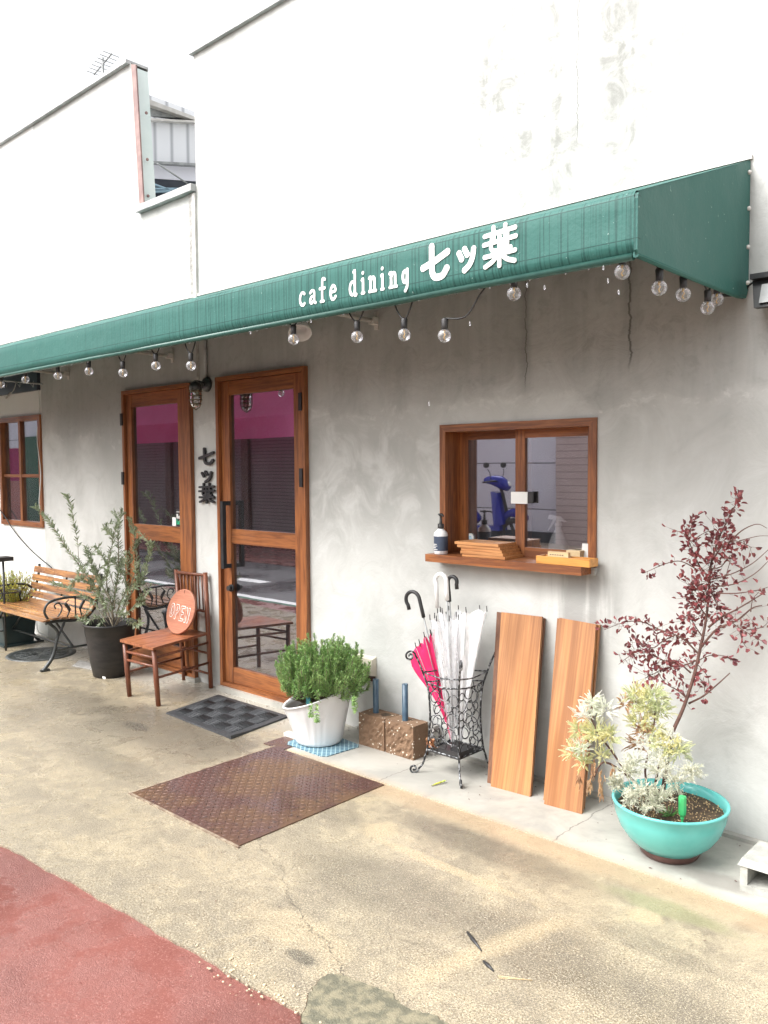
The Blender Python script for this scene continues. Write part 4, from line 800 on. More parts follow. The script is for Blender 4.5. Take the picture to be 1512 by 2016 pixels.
# ================================================================== STREET LEVEL OBJECTS
# --- tread plate
pl = thing('tread_plate', 'rusty brown diamond tread steel plate set in the pavement', 'steel plate', (-3.1, -1, .002))
m = MB(); PX0, PX1, PY0, PY1 = -3.528, -2.700, -1.435, -.556
m.box(PX0, PX1, PY0, PY1, -.005, .005)
random.seed(2); st_ = .0275; i = 0; y = PY0+.02
while y < PY1-.015:
    x = PX0+.02; j = 0
    while x < PX1-.015:
        a_ = rad(45) if (i+j) % 2 else rad(-45); dx, dy = math.cos(a_)*.0125, math.sin(a_)*.0125; nxx, nyy = -math.sin(a_)*.0034, math.cos(a_)*.0034
        m.add([(x-dx, y-dy, .005), (x+nxx, y+nyy, .005), (x+dx, y+dy, .005), (x-nxx, y-nyy, .005), (x-dx*.6, y-dy*.6, .0072), (x+dx*.6, y+dy*.6, .0072)], [(0, 3, 4), (3, 5, 4), (3, 2, 5), (2, 1, 5), (1, 4, 5), (1, 0, 4)])
        x += st_; j += 1
    y += st_; i += 1
m.build('plate', M['plate'], pl)
m = MB(); m.box(PX0-.012, PX1+.012, PY0-.012, PY0-.001, -.005, .006); m.box(PX0-.012, PX0-.001, PY0-.0005, PY1+.012, -.005, .006); m.build('plate_frame', simple('pale_worn_edge', (.32, .26, .19), (.16, .11, .08), 25, rough=.7), pl)
# small steel cover behind
sm = MB().box(-3.62, -3.455, -.56, -.40, -.003, .0045).build('small_cover', M['plate'], loc=(-3.5, -.5, 0)); tag(sm, 'small rusty cover plate in the pavement between rubber mat and rosemary pot', 'cover plate')
sm2 = MB().box(-3.64, -3.47, -.395, -.355, 0, .022).build('white_channel', M['white_metal'], loc=(-3.5, -.38, 0)); tag(sm2, 'short white channel strip at the corner of the black rubber mat', 'channel')
# --- rubber mat
A, B, C_, D_ = Vector((-4.624, -.138, 0)), Vector((-4.528, -.605, 0)), Vector((-3.824, -.632, 0)), Vector((-3.892, -.140, 0))
def matp(s, t): return (A*(1-s)+D_*s)*(1-t) + (B*(1-s)+C_*s)*t
m = MB(); N = 24; zz = lambda s, t: .010 + .010*max(0, (s-.75))*4*max(0, t-.7)*3 + .002*math.sin(s*9)*t
vs = [matp(i/N, j/N)+Vector((0, 0, zz(i/N, j/N))) for j in range(N+1) for i in range(N+1)]
m.add(vs, [(j*(N+1)+i, (j+1)*(N+1)+i, (j+1)*(N+1)+i+1, j*(N+1)+i+1) for j in range(N) for i in range(N)], True)
ed = [(i/N, 0) for i in range(N)]+[(1, j/N) for j in range(N)]+[(1-i/N, 1) for i in range(N)]+[(0, 1-j/N) for j in range(N)]
e0 = [matp(s, t)+Vector((0, 0, zz(s, t))) for s, t in ed]; e1 = [matp(.5+(s-.5)*1.012, .5+(t-.5)*1.012)+Vector((0, 0, .001)) for s, t in ed]; k = len(ed)
m.add(e0+e1, [(i, (i+1) % k, k+(i+1) % k, k+i) for i in range(k)])
mt = m.build('rubber_mat', M['rubber'], loc=(-4.2, -.38, 0)); tag(mt, 'black rubber doormat with ribbed checker blocks in front of the cafe door', 'doormat')
m = MB()
for bi in range(6):
    for bj in range(4):
        s0, s1, t0, t1 = .06+bi*.148, .06+bi*.148+.135, .08+bj*.215, .08+bj*.215+.20
        for k in range(5):
            if (bi+bj) % 2: sa, ta, sb_, tb_ = s0+(s1-s0)*(k+.3)/5, t0, s0+(s1-s0)*(k+.3)/5, t1
            else: sa, ta, sb_, tb_ = s0, t0+(t1-t0)*(k+.3)/5, s1, t0+(t1-t0)*(k+.3)/5
            m.tube([matp(sa, ta)+Vector((0, 0, zz(sa, ta)+.001)), matp(sb_, tb_)+Vector((0, 0, zz(sb_, tb_)+.001))], .0045, 6)
m.build('rib', M['rubber'], mt)
# --- white pot and rosemary
wp = thing('white_pot', 'white ribbed plant pot with slanting rim in front of the cafe door', 'plant pot', (-3.405, -.335, .012))
m = MB(); c0 = (-3.405, -.335, .012); sl = lambda x, y, z: z*(1+ (x*1.0 + y*.35)*2.1 if z > .02 else 1) if z > .02 else z
prof = [(.118, 0), (.130, .006), (.134, .02), (.150, .09), (.170, .17), (.190, .235), (.197, .262), (.203, .268), (.200, .274), (.190, .270), (.182, .235), (.170, .17)]
zf = lambda x, y, z: z + max(0, (z-.02))/.25*(x*.26+y*.22)
m.lathe(prof, c0, 96, zf=zf, rf=lambda t, j: 1+(.011*(1 if int(t/math.tau*96) % 2 else -1) if 2 <= j <= 5 else 0)); m.build('pot', M['white_plastic'], wp)
m = MB(); m.lathe([(.001, .20), (.176, .20)], c0, 40, zf=lambda x, y, z: z+x*.2+y*.17); m.build('soil', M['soil'], wp)
m = MB(); q_ = at(600, 1392, -.50); m.box(q_.x-.016, q_.x+.016, -.475, -.471, .245, .30); m.build('plant_tag', simple('teal_tag', (.04, .22, .24), None, 10), wp)
rs = thing('rosemary', 'bushy green rosemary filling the white ribbed pot', 'plant', (-3.405, -.335, .22))
random.seed(21); m = MB(); mst = MB()
ctr = Vector((-3.38, -.325, .37))
for k in range(560):
    a1 = random.uniform(0, math.tau); cz_ = random.uniform(-.45, 1); sr_ = math.sqrt(max(0, 1-cz_*cz_)); f_ = random.random()**.33
    e_ = ctr + Vector((math.cos(a1)*sr_*.285*f_, math.sin(a1)*sr_*.24*f_, cz_*.185*f_))
    if e_.y > -.03: e_.y = -.03
    st0 = Vector((-3.40+math.cos(a1)*.10*sr_, -.33+math.sin(a1)*.10*sr_, .25+.03*math.cos(a1)))
    e_ += Vector((random.gauss(0, .012), random.gauss(0, .012), random.gauss(0, .018)))
    mid_ = st0.lerp(e_, .55) + Vector((math.cos(a1), math.sin(a1), 0))*.035*sr_
    if cz_ < -.1 and k % 3: mid_.z += .07
    pts = smooth_path([st0, mid_, e_, e_+Vector((math.cos(a1)*.008, math.sin(a1)*.008, .045))], 4)
    mst.tube(pts, [.0018]*len(pts), 3, cap=False); L = sum((pts[i+1]-pts[i]).length for i in range(len(pts)-1))
    for s in range(5, len(pts)):
        base_, dd = pts[s], (pts[s]-pts[s-1]).normalized(); seg_ = (pts[s]-pts[s-1]).length
        for q in range(max(7, int(seg_/.0022))):
            b_ = base_ - dd*random.random()*seg_; sd = dd.orthogonal().normalized(); sd = Matrix.Rotation(random.uniform(0, math.tau), 3, dd) @ sd
            m.leaf(b_, sd*.8+dd*random.uniform(.5, 1.0)+Vector((0, 0, .25)), random.uniform(.019, .029)*(1 if s < len(pts)-2 else .75), .0036, dd)
for (px, py) in ((624, 1418), (612, 1408), (698, 1385)):
    e_ = at(px, py, -.555 if px < 650 else -.50); pts = smooth_path([Vector((e_.x, -.45, .29)), Vector((e_.x, e_.y+.01, .30)), e_+Vector((0, 0, .02)), e_], 4)
    for s in range(4, len(pts)):
        dd = (pts[s]-pts[s-1]).normalized()
        for q in range(14): sd = Matrix.Rotation(random.uniform(0, math.tau), 3, dd) @ dd.orthogonal().normalized(); m.leaf(pts[s], sd*.8+dd*.5, .022, .005, dd)
m.build('foliage', M['rosemary'], rs); mst.build('stem', M['olive_bark'], rs)
tag(MB().prism([(-3.52, -.465, .0062), (-3.495, -.49, .0062), (-3.215, -.50, .0062), (-3.185, -.475, .0062), (-3.165, -.26, .0062), (-3.19, -.235, .0062), (-3.50, -.20, .0062), (-3.53, -.225, .0062)], (0, 0, .005)).build('lattice_mat', M['bluemat'], loc=(-3.35, -.35, .006)), 'flat blue lattice patterned mat beneath the white plant pot', 'mat')
wp.location.z = .012
# --- brown blocks with pipes
random.seed(6)
def rough_block(name, x0, x1, y0, y1, z0, z1, mat, parent=None, loc=None, amp=.006, holes=None):
    m = MB(); nX, nZ = 14, 10
    vs = [(x0+(x1-x0)*i/nX, y0 + (random.uniform(-amp, amp) if 0 < i < nX and 0 < j < nZ else 0), z0+(z1-z0)*j/nZ) for j in range(nZ+1) for i in range(nX+1)]
    m.add(vs, [(j*(nX+1)+i, j*(nX+1)+i+1, (j+1)*(nX+1)+i+1, (j+1)*(nX+1)+i) for j in range(nZ) for i in range(nX)])
    m.add([(x0, y0, z0), (x1, y0, z0), (x1, y1, z0), (x0, y1, z0), (x0, y0, z1), (x1, y0, z1), (x1, y1, z1), (x0, y1, z1)], [(4, 5, 6, 7), (1, 2, 6, 5), (3, 0, 4, 7), (2, 3, 7, 6)])
    return m
bl = thing('split_block', 'brown split faced concrete block with pale flecks and a groove down its middle', 'concrete block', (-3.0, -.16, .006))
m = rough_block('x', -3.205, -3.013, -.216, -.095, .006, .185, None); b2 = rough_block('x', -3.003, -2.805, -.216, -.095, .006, .185, None); m.add(b2.v, b2.f); m.box(-3.013, -3.003, -.205, -.095, .006, .183); m.build('block_body', M['block'], bl)
m = MB(); m.tube([(-3.06, -.15, .186), (-3.06, -.15, .1865)], .03, 20); m.build('core_hole', M['soil'], bl)
rb_ = rough_block('x', -2.90, -2.768, -.088, -.035, .006, .165, None, amp=.008).build('grey_half_block', M['grey_block'], loc=(-2.82, -.06, .006)); tag(rb_, 'rough grey concrete block half hidden behind the brown block', 'concrete block')
for px, lab in ((738, 'blue grey plastic pipe upright in the block, nearer the rosemary pot'), (795.5, 'blue grey plastic pipe upright in the block, nearer the umbrella stand')):
    q = at(px+2, 1375, -.155); tp = at(px, 1337 if px < 760 else 1346, -.155); m = MB()
    m.lathe([(.0165, 0), (.0165, tp.z-.15), (.0125, tp.z-.15), (.0125, tp.z-.19)], (q.x, -.155, .15), 18); o = m.build('pipe', M['blue_pipe'], loc=(q.x, -.155, .15)); tag(o, lab, 'pipe', 'pipes standing in the brown block')
    o2 = None
# --- umbrella stand
us = thing('umbrella_stand', 'wrought iron umbrella stand with ring panels and scrolled feet', 'umbrella stand', (-2.54, -.19, .006))
X0, X1, Y0, Y1 = -2.652, -2.432, -.305, -.085; cx, cy = (X0+X1)/2, (Y0+Y1)/2
hw = lambda z: .110 - .022*math.sin(min(1, max(0, (z-.05)/.50))*math.pi)*.9 + (.02*max(0, (z-.45)/.15)) + (.012*max(0, (.12-z)/.12))
posts = MB()
for sx_, sy_ in ((-1, -1), (1, -1), (1, 1), (-1, 1)):
    pts = []
    for i in range(15):
        z = .05+i*.5/14; pts.append((cx+sx_*hw(z), cy+sy_*hw(z), z))
    # foot scroll and top scroll (outward diagonal)
    dg = Vector((sx_, sy_, 0)).normalized(); b0 = Vector(pts[0])
    foot = [b0 + dg*.02+Vector((0, 0, -.022))]; fc = b0+dg*.045+Vector((0, 0, -.022))
    for i in range(22): a_ = math.pi+i*.42; r_ = .024-.0009*i; foot.append(fc + dg*r_*math.cos(a_) + Vector((0, 0, r_*math.sin(a_))))
    t0 = Vector(pts[-1]); tc = t0+dg*.052+Vector((0, 0, .052)); topc = [t0+dg*.012+Vector((0, 0, .03))]
    for i in range(24): a_ = math.pi-i*.42; r_ = .028-.001*i; topc.append(tc + dg*r_*math.cos(a_) + Vector((0, 0, r_*math.sin(a_))))
    mm = MB(); mm.tube(smooth_path(foot[::-1]+pts+topc, 2), .0052, 7); mm.build('post', M['silvered_iron'], us)
m = MB()
for z in (.52, .47, .125):
    m = MB(); h_ = hw(z); cs = [(cx-h_, cy-h_, z), (cx+h_, cy-h_, z), (cx+h_, cy+h_, z), (cx-h_, cy+h_, z)]
    for i in range(4):
        a_, b_ = Vector(cs[i]), Vector(cs[(i+1) % 4]); mid_ = (a_+b_)/2+(Vector((0, 0, -.012)) if z > .4 else Vector((0, 0, 0))); m.tube(smooth_path([a_, mid_, b_], 5), .004, 6)
    m.build('rail', M['silvered_iron'], us)
random.seed(9)
for fi, (ax_, sgn) in enumerate((('x', -1), ('y', 1), ('x', 1), ('y', -1))):
    m = MB(); placed = []
    for tries in range(900):
        R = random.choice([.038, .034, .030]) if tries < 160 else random.choice([.027, .023]) if tries < 600 else .019; z = random.uniform(.125+R, .465-R); h_ = hw(z); s = random.uniform(-h_+R, h_-R)
        if all(math.hypot(s-a_, z-b_) > R+c__-.003 for a_, b_, c__ in placed): placed.append((s, z, R))
    for s, z, R in placed:
        h_ = hw(z); c0 = (cx+s, cy+sgn*h_, z) if ax_ == 'x' else (cx+sgn*h_, cy+s, z); m.ring(c0, (1, 0, 0) if ax_ == 'x' else (0, 1, 0), (0, 0, 1), R, .0026, 18, 5)
    m.build('ring_panel', M['silvered_iron'], us)
m = MB(); m.box(cx-.105, cx+.105, cy-.105, cy+.105, .118, .124); m.box(cx-.03, cx+.10, cy-.10, cy+.02, .124, .150); m.build('drip_tray', M['black_plastic'], us)
m = MB()
for k in range(7): m.leaf((cx-.085+random.uniform(-.01, .03), cy-.085+random.uniform(-.01, .02), .126+k*.004), (random.uniform(-1, 1), random.uniform(-1, 1), random.uniform(.1, .9)), .05, .035)
tag(m.build('dead_leaves', M['clayleaf'], loc=(cx-.08, cy-.08, .125)), 'curled orange brown dead leaves in the bottom of the umbrella stand', 'dead leaves')
# --- umbrellas
def umbrella(name, lab, bottom, topv, hook_dir, hook_r, mat, handle_mat, can_top, can_r, wide=0, wdir=(1, 0, 0), ribs=8, seed=1, hook_len=.10, hr=.0095, bulge=0., pw=.85):
    random.seed(seed); b0, t0 = Vector(bottom), Vector(topv); ax = (t0-b0).normalized(); L = (t0-b0).length
    t = thing(name, lab, 'umbrella', b0, 'umbrellas in the stand')
    MB().tube([b0, b0+ax*(L-.02)], .004, 8).build('shaft', M['grey_metal'], t)
    hd = Vector(hook_dir).normalized(); hd = (hd - ax*hd.dot(ax)).normalized()
    hp = [t0-ax*.10, t0-ax*.05, t0]
    for i in range(1, 15): a_ = math.pi*i/12; hp.append(t0 + hd*hook_r*(1-math.cos(a_)) + ax*hook_r*math.sin(a_))
    hp.append(hp[-1] - ax*hook_len*.25)
    h = MB(); h.tube(hp, hr, 12); h.build('handle', handle_mat, t)
    # folded canopy: pleated cone widening from the tip to the open edge
    u = ax.orthogonal().normalized(); v = ax.cross(u); wv = Vector(wdir); wv = (wv-ax*wv.dot(ax)).normalized()
    n = ribs*6; rows = 14; vs = []; wf = (lambda f: f**1.2) if not bulge else (lambda f: abs(math.sin(math.pi*f**2.6))**.9*.8+.35*f**2)
    for j in range(rows+1):
        f = j/rows; zz_ = .03+(can_top-.03)*f
        for k in range(n):
            th_ = math.tau*k/n; pl = .72+.28*math.cos(ribs*th_+.6*f); r_ = (.008 + (can_r-.008)*f**pw)*pl
            dr_ = u*math.cos(th_)+v*math.sin(th_); p_ = b0+ax*(zz_ - (.05*f**6*(1-math.cos(ribs*th_))/2)) + dr_*r_
            k_ = max(0, dr_.dot(wv)); p_ += wv*wide*k_**1.5*wf(f) + Vector((0, 0, -1))*bulge*k_**2*f**3
            vs.append(p_)
    c = MB(); c.add(vs, [(j*n+k, j*n+(k+1) % n, (j+1)*n+(k+1) % n, (j+1)*n+k) for j in range(rows) for k in range(n)], True); c.build('canopy', mat, t)
    rb_ = MB()
    for k in range(ribs):
        th_ = math.tau*k/ribs; dr_ = u*math.cos(th_)+v*math.sin(th_); k_ = max(0, dr_.dot(wv)); tip_ = b0+ax*(can_top+.002)+dr_*can_r+wv*wide*k_**1.5*wf(1)-Vector((0, 0, 1))*bulge*k_**2
        rb_.tube([b0+ax*.06, tip_-ax*.01], .0015, 5); 
    rb_.build('rib', M['grey_metal'], t)
    tp_ = MB()
    for k in range(ribs):
        th_ = math.tau*k/ribs; dr_ = u*math.cos(th_)+v*math.sin(th_); k_ = max(0, dr_.dot(wv)); tip_ = b0+ax*(can_top+.002)+dr_*can_r+wv*wide*k_**1.5*wf(1)-Vector((0, 0, 1))*bulge*k_**2
        tp_.tube([tip_-ax*.01, tip_+ax*.018], .0026, 6)
    tp_.build('rib_tip', handle_mat if handle_mat is not M['white_plastic'] else M['black_plastic'], t)
    return t
yA = -.21
a_ = at(828, 1207, yA)
umbrella('pink_umbrella', 'pink umbrella with black crook handle leaning left in the stand', (-2.575, -.17, .13), (a_.x-.008, yA, a_.z+.075), (-1, -.1, 0), .043, M['pinkcloth'], M['black_plastic'], .575, .036, .095, (-1, -.35, 0), 6, 3, .10, .010, .06, 1.5)
a_ = at(872, 1150, -.20)
umbrella('white_handled_umbrella', 'clear plastic umbrella with white crook handle in the middle of the stand', (-2.555, -.20, .13), (a_.x+.022, -.20, a_.z+.02), (-1, -.15, 0), .032, M['film'], M['white_plastic'], .66, .070, .02, (-.6, -.6, 0), 8, 4, .5, .011)
a_ = at(882, 1165, -.14)
umbrella('black_handled_umbrella', 'milky loose umbrella with black crook handle nearest the boards', (-2.53, -.16, .13), (a_.x, -.14, a_.z+.05), (1, .1, 0), .027, M['film_white'], M['black_plastic'], .69, .065, .16, (1, .05, 0), 8, 5, .10, .010)
# sticker on the white handle
# --- boards leaning on the wall
def board(name, lab, bl_, br_, tr_, tl_, th, mat):
    nrm = (Vector(br_)-Vector(bl_)).cross(Vector(tl_)-Vector(bl_)).normalized()   # faces the street (-y)
    m = MB(); f = [Vector(p) for p in (bl_, br_, tr_, tl_)]; m.hexa([p+nrm*0 for p in f], [p-nrm*th for p in f]); o = m.build(name, mat, loc=f[0]); tag(o, lab, 'board', 'boards leaning on the wall'); return o
b1l, b1r, b1tl, b1tr = gr(966, 1548, .006), gr(1044, 1569, .006), at(987, 1205, -.042), at(1067, 1214, -.042)
board('leaning_board', 'orange stained board leaning on the wall nearest the umbrella stand, front of its pair', b1l, b1r, b1tr, b1tl, .016, M['board'])
b = Vector((0, .026, 0)); b1tr2 = at(1072, 1217, -.018)
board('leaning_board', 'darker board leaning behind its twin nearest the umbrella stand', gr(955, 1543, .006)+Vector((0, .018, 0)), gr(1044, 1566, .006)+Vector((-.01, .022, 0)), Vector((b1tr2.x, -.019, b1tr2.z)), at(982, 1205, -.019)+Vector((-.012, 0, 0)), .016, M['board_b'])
b2l, b2r, b2tl, b2tr = gr(1071, 1583, .006), gr(1145, 1603, .006), at(1101, 1216, -.042), at(1173, 1229, -.042)
board('leaning_board', 'orange stained board leaning on the wall beside the aqua planter, front of its pair', b2l, b2r, b2tr, b2tl, .016, M['board'])
board('leaning_board', 'orange stained board leaning behind the board beside the aqua planter', gr(1066, 1577, .006)+Vector((-.0, .016, 0)), gr(1146, 1597, .006)+Vector((-.004, .02, 0)), at(1181, 1230, -.02), at(1097, 1217, -.02), .016, M['board'])
# --- leaf on the ground
p = gr(848, 1548, .008); q = gr(878, 1538, .012); m = MB(); m.leaf(p, q-p+Vector((0, 0, .004)), (q-p).length, .012, (0, 0, 1)); m.leaf(q-(q-p)*.35, (q-p)*.7+Vector((.02, .02, .02)), .035, .014, (0, 0, 1)); tag(m.build('fallen_leaf', M['yellow_leaf'], loc=p), 'single yellow green leaf fallen in front of the umbrella stand', 'leaf')
# --- aqua planter
ax0, ay0 = -1.365, -.325; ap = thing('aqua_planter', 'turquoise bowl planter on a brown base at the right', 'planter', (ax0, ay0, .006))
m = MB(); m.lathe([(.10, .028), (.125, .034), (.165, .07), (.195, .115), (.212, .165), (.219, .205), (.224, .21), (.222, .218), (.212, .216), (.205, .19), (.18, .12)], (ax0, ay0, .006), 64); m.build('bowl', M['aqua'], ap)
m = MB(); m.lathe([(.09, .0), (.104, .0), (.112, .008), (.122, .032), (.118, .036), (.10, .036)], (ax0, ay0, .006), 48); m.build('base', M['brown_clay'], ap)
m = MB(); m.lathe([(.001, .188), (.10, .186), (.207, .180)], (ax0, ay0, .006), 48); random.seed(8)
m.build('soil', M['soil'], ap)
g_ = MB()
for k in range(420):
    a_ = random.uniform(0, math.tau); r_ = .2*math.sqrt(random.random()); s = random.uniform(.0015, .0038); g_.ball((ax0+r_*math.cos(a_), ay0+r_*math.sin(a_), .193), s, 5, 4)
g_.build('gravel', simple('buff_soil_grit', (.55, .40, .22), (.35, .24, .13), 60, rough=.8), ap)['kind'] = 'stuff'
ZS = .195
# green bottle pushed neck-down
p = at(1343, 1620, -.46); p = Vector((gr(1343, 1620, ZS).x, gr(1343, 1620, ZS).y, ZS)); m = MB(); m.lathe([(.004, -.02), (.0045, .012), (.0075, .016), (.0075, .024), (.014, .034), (.0155, .05), (.0155, .098), (.013, .104), (.001, .106)], tuple(p), 8, smooth=False); tag(m.build('green_bottle', M['stake'], loc=p), 'small green bottle stuck neck down in the aqua planter soil', 'bottle')
m = MB(); p = gr(1318, 1607, ZS)
for k in range(14): a_ = k*math.tau/14+.3; m.leaf((p.x, p.y, ZS), (math.cos(a_), math.sin(a_), random.uniform(.2, .8)), random.uniform(.04, .065), .006)
tag(m.build('grass_tuft', M['grassleaf'], loc=(p.x, p.y, ZS)), 'tiny tuft of green grass beside the green bottle in the planter', 'grass tuft')
# silver needle plant
random.seed(31); sp_ = thing('silver_plant', 'silvery thin leaved plant at the front left of the aqua planter', 'plant', (-1.46, -.38, ZS)); m = MB(); ms_ = MB()
for (px, py, Y, R) in ((1235, 1520, -.46, .065), (1262, 1560, -.50, .07), (1300, 1520, -.42, .075), (1282, 1585, -.50, .06), (1330, 1540, -.40, .06), (1240, 1570, -.47, .05), (1215, 1545, -.44, .04), (1360, 1520, -.36, .05), (1300, 1570, -.48, .06)):
    c0 = at(px, py, Y); ms_.tube([(-1.45, -.40, ZS-.01), c0-Vector((0, 0, .02)), c0], .002, 5)
    for k in range(26):
        d = Vector((random.gauss(0, 1), random.gauss(0, 1), random.gauss(.3, .8))).normalized(); e_ = c0+d*R*random.uniform(.6, 1.05); ms_.tube([c0, e_], .0009, 3, cap=False)
        for q in range(16):
            f = random.uniform(.2, 1); b_ = c0+(e_-c0)*f; m.leaf(b_, d*.8+Vector((random.gauss(0, .5), random.gauss(0, .5), random.gauss(0, .5))), random.uniform(.012, .022), .0028, d)
m.build('foliage', M['silverleaf'], sp_); ms_.build('stem', M['silverleaf'], sp_)
# yellow conifer
yc = thing('yellow_conifer', 'cream and yellow feathery conifer drooping left out of the aqua planter', 'plant', (-1.43, -.32, ZS)); random.seed(41)
trunk = MB(); t0 = Vector((-1.45, -.30, ZS-.01)); mats = {'conifer': MB(), 'conifer_pale': MB(), 'conifer_dead': MB()}
def frond(mb, p, d, L, droop=.5):
    d = d.normalized(); pts = [p]; seg = 8
    for i in range(seg): d = (d+Vector((0, 0, -droop/seg))).normalized(); pts.append(pts[-1]+d*L/seg)
    side = Vector((random.gauss(0, 1), random.gauss(0, 1), .4)).normalized().cross(d).normalized()
    for i in range(1, seg+1):
        dd = (pts[i]-pts[i-1]).normalized()
        for sg_ in (-1, 1):
            ll = L*.24*(1-i/(seg+2)); bd = (dd*.75+side*sg_).normalized(); mb.leaf(pts[i], bd, ll, .0024, dd)
            for q in (.2, .4, .6, .8): mb.leaf(pts[i]+bd*ll*q, (bd*.6+dd), ll*.34, .0026, side); mb.leaf(pts[i]+bd*ll*q, (bd-dd*.5), ll*.28, .0026, side)
    mb.tube(pts, .0012, 3, cap=False)
clumps = [ # px, py, Y, radius, material, count
 (1165, 1385, -.42, .035, 'conifer_pale', 26), (1190, 1400, -.42, .045, 'conifer_pale', 28), (1150, 1410, -.43, .04, 'conifer_pale', 24), (1140, 1440, -.43, .045, 'conifer', 30), (1175, 1445, -.42, .055, 'conifer', 46), (1200, 1450, -.42, .045, 'conifer', 36), (1145, 1475, -.44, .04, 'conifer_pale', 22),
 (1150, 1500, -.43, .035, 'conifer', 18), (1130, 1480, -.44, .035, 'conifer', 18), (1185, 1490, -.42, .03, 'conifer', 14),
 (1250, 1370, -.30, .055, 'conifer', 40), (1285, 1370, -.29, .06, 'conifer', 50), (1230, 1385, -.31, .035, 'conifer_dead', 12), (1270, 1400, -.30, .055, 'conifer', 46), (1300, 1400, -.28, .05, 'conifer', 36), (1255, 1425, -.31, .04, 'conifer', 22), (1265, 1440, -.31, .04, 'conifer_dead', 20), (1290, 1440, -.30, .04, 'conifer', 26), (1255, 1465, -.31, .035, 'conifer_dead', 20),
 (1280, 1470, -.34, .05, 'conifer_pale', 30), (1310, 1470, -.33, .055, 'conifer', 46), (1335, 1480, -.33, .045, 'conifer', 34), (1300, 1500, -.36, .045, 'conifer_pale', 30), (1250, 1500, -.38, .04, 'conifer_pale', 22), (1325, 1455, -.32, .04, 'conifer_pale', 22)]
for px, py, Y, R, mt_, nn in clumps:
    c0 = at(px, py, Y)
    for k in range(int(nn*1.9)):
        d = Vector((random.gauss(0, 1), random.gauss(0, 1), random.gauss(.15, .7))).normalized(); d2_ = (d+Vector((0, 0, .5))).normalized(); frond(mats[mt_], c0+d*R*random.uniform(.1, .85), d2_, .036*random.uniform(.7, 1.3), random.uniform(.2, 1.0))
for px, py, l_ in ((1170, 1520, .07), (1185, 1540, .09), (1160, 1550, .07), (1183, 1560, .08), (1205, 1530, .05), (1140, 1545, .05)):
    c0 = at(px, py-25, -.43)
    for k in range(9): frond(mats['conifer_dead'], c0+Vector((random.gauss(0, .006), random.gauss(0, .006), -k*l_/10)), Vector((random.gauss(0, .3), random.gauss(0, .3), -1)), .035, .2)
for path in ([t0, at(1270, 1520, -.33), at(1285, 1450, -.31), at(1290, 1390, -.29)], [t0, at(1240, 1530, -.36), at(1205, 1480, -.41), at(1175, 1440, -.42), at(1160, 1400, -.42)], [at(1240, 1530, -.36), at(1190, 1500, -.42), at(1170, 1530, -.43)], [t0, at(1300, 1500, -.34), at(1325, 1470, -.33)]):
    sp2 = smooth_path(path, 4); trunk.tube(sp2, [.006-.004*i/len(sp2) for i in range(len(sp2))], 6)
trunk.build('trunk', M['bark'], yc); mats['conifer'].build('foliage', M['conifer'], yc); mats['conifer_pale'].build('pale_foliage', M['conifer_pale'], yc); mats['conifer_dead'].build('dried_foliage', M['conifer_dead'], yc)
# red-leaved shrub
random.seed(51); rsb = thing('red_shrub', 'tall bare stemmed shrub with crimson leaves growing from the aqua planter', 'shrub', (-1.42, -.28, ZS)); tr_ = MB(); lf = MB()
YR = -.24
def path(pts, r0, r1, Y0=YR, Y1=YR, k=5):
    n = len(pts); P = [at(x, y, Y0+(Y1-Y0)*i/max(1, n-1)) for i, (x, y) in enumerate(pts)]; P = smooth_path(P, k)
    r1 = min(r1, r0*.4)
    tr_.tube(P, [r0+(r1-r0)*i/(len(P)-1) for i in range(len(P))], 7); return P
def leaves(P, dens, i0=0., i1=1., spread=.02, size=(.018, .029)):
    L = sum((P[i+1]-P[i]).length for i in range(len(P)-1)); n = max(1, int(L*dens*.58))
    for k in range(n):
        f = i0+(i1-i0)*random.random(); idx = min(len(P)-2, int(f*(len(P)-1))); b_ = P[idx].lerp(P[idx+1], random.random()); dd = (P[idx+1]-P[idx]).normalized()
        off = Vector((random.gauss(0, spread), random.gauss(0, spread*.8), random.gauss(0, spread))); s = random.uniform(*size)
        if off.length > .018: tr_.tube([b_, b_+off], .0006, 3, cap=False)
        lf.leaf(b_+off, off.normalized()+dd*.5+Vector((random.gauss(0, .4), random.gauss(0, .4), random.gauss(0, .4))), s, s*.74, dd, .3)
mainp = path([(1318, 1470), (1325, 1440), (1345, 1395), (1365, 1335), (1378, 1280), (1390, 1220), (1396, 1160), (1400, 1110), (1415, 1060), (1432, 1025), (1450, 990), (1455, 975)], .0085, .0012, -.28, -.18)
tr_.tube([(-1.42, -.285, ZS-.02), mainp[0]], [.0095, .0085], 8)
P = path([(1356, 1385), (1385, 1370), (1415, 1345), (1437, 1325)], .0045, .0018); P = path([(1395, 1235), (1420, 1215), (1450, 1200), (1500, 1170)], .005, .0025); leaves(P, 60)
P = path([(1380, 1275), (1410, 1240), (1450, 1222), (1480, 1198), (1500, 1192)], .005, .003); leaves(P, 90, .2, .8)
P = path([(1378, 1290), (1350, 1262), (1330, 1250), (1300, 1240), (1265, 1225), (1230, 1225), (1190, 1240)], .004, .001, YR, -.3); leaves(P, 330, .15, 1., .018)
P = path([(1360, 1325), (1335, 1305), (1305, 1300), (1275, 1285), (1250, 1285), (1218, 1308)], .0035, .001, YR, -.3); leaves(P, 420, .1, 1, .026)
P = path([(1372, 1300), (1345, 1310), (1310, 1315), (1290, 1325), (1270, 1335)], .003, .001, YR, -.27); leaves(P, 420, .1, 1, .022)
P = path([(1330, 1250), (1305, 1262), (1285, 1275), (1250, 1262)], .003, .001, -.26, -.3); leaves(P, 420, 0, 1, .02)
P = path([(1352, 1375), (1335, 1360), (1310, 1345), (1292, 1320)], .003, .001, YR, -.28); leaves(P, 220, 0, 1, .014)
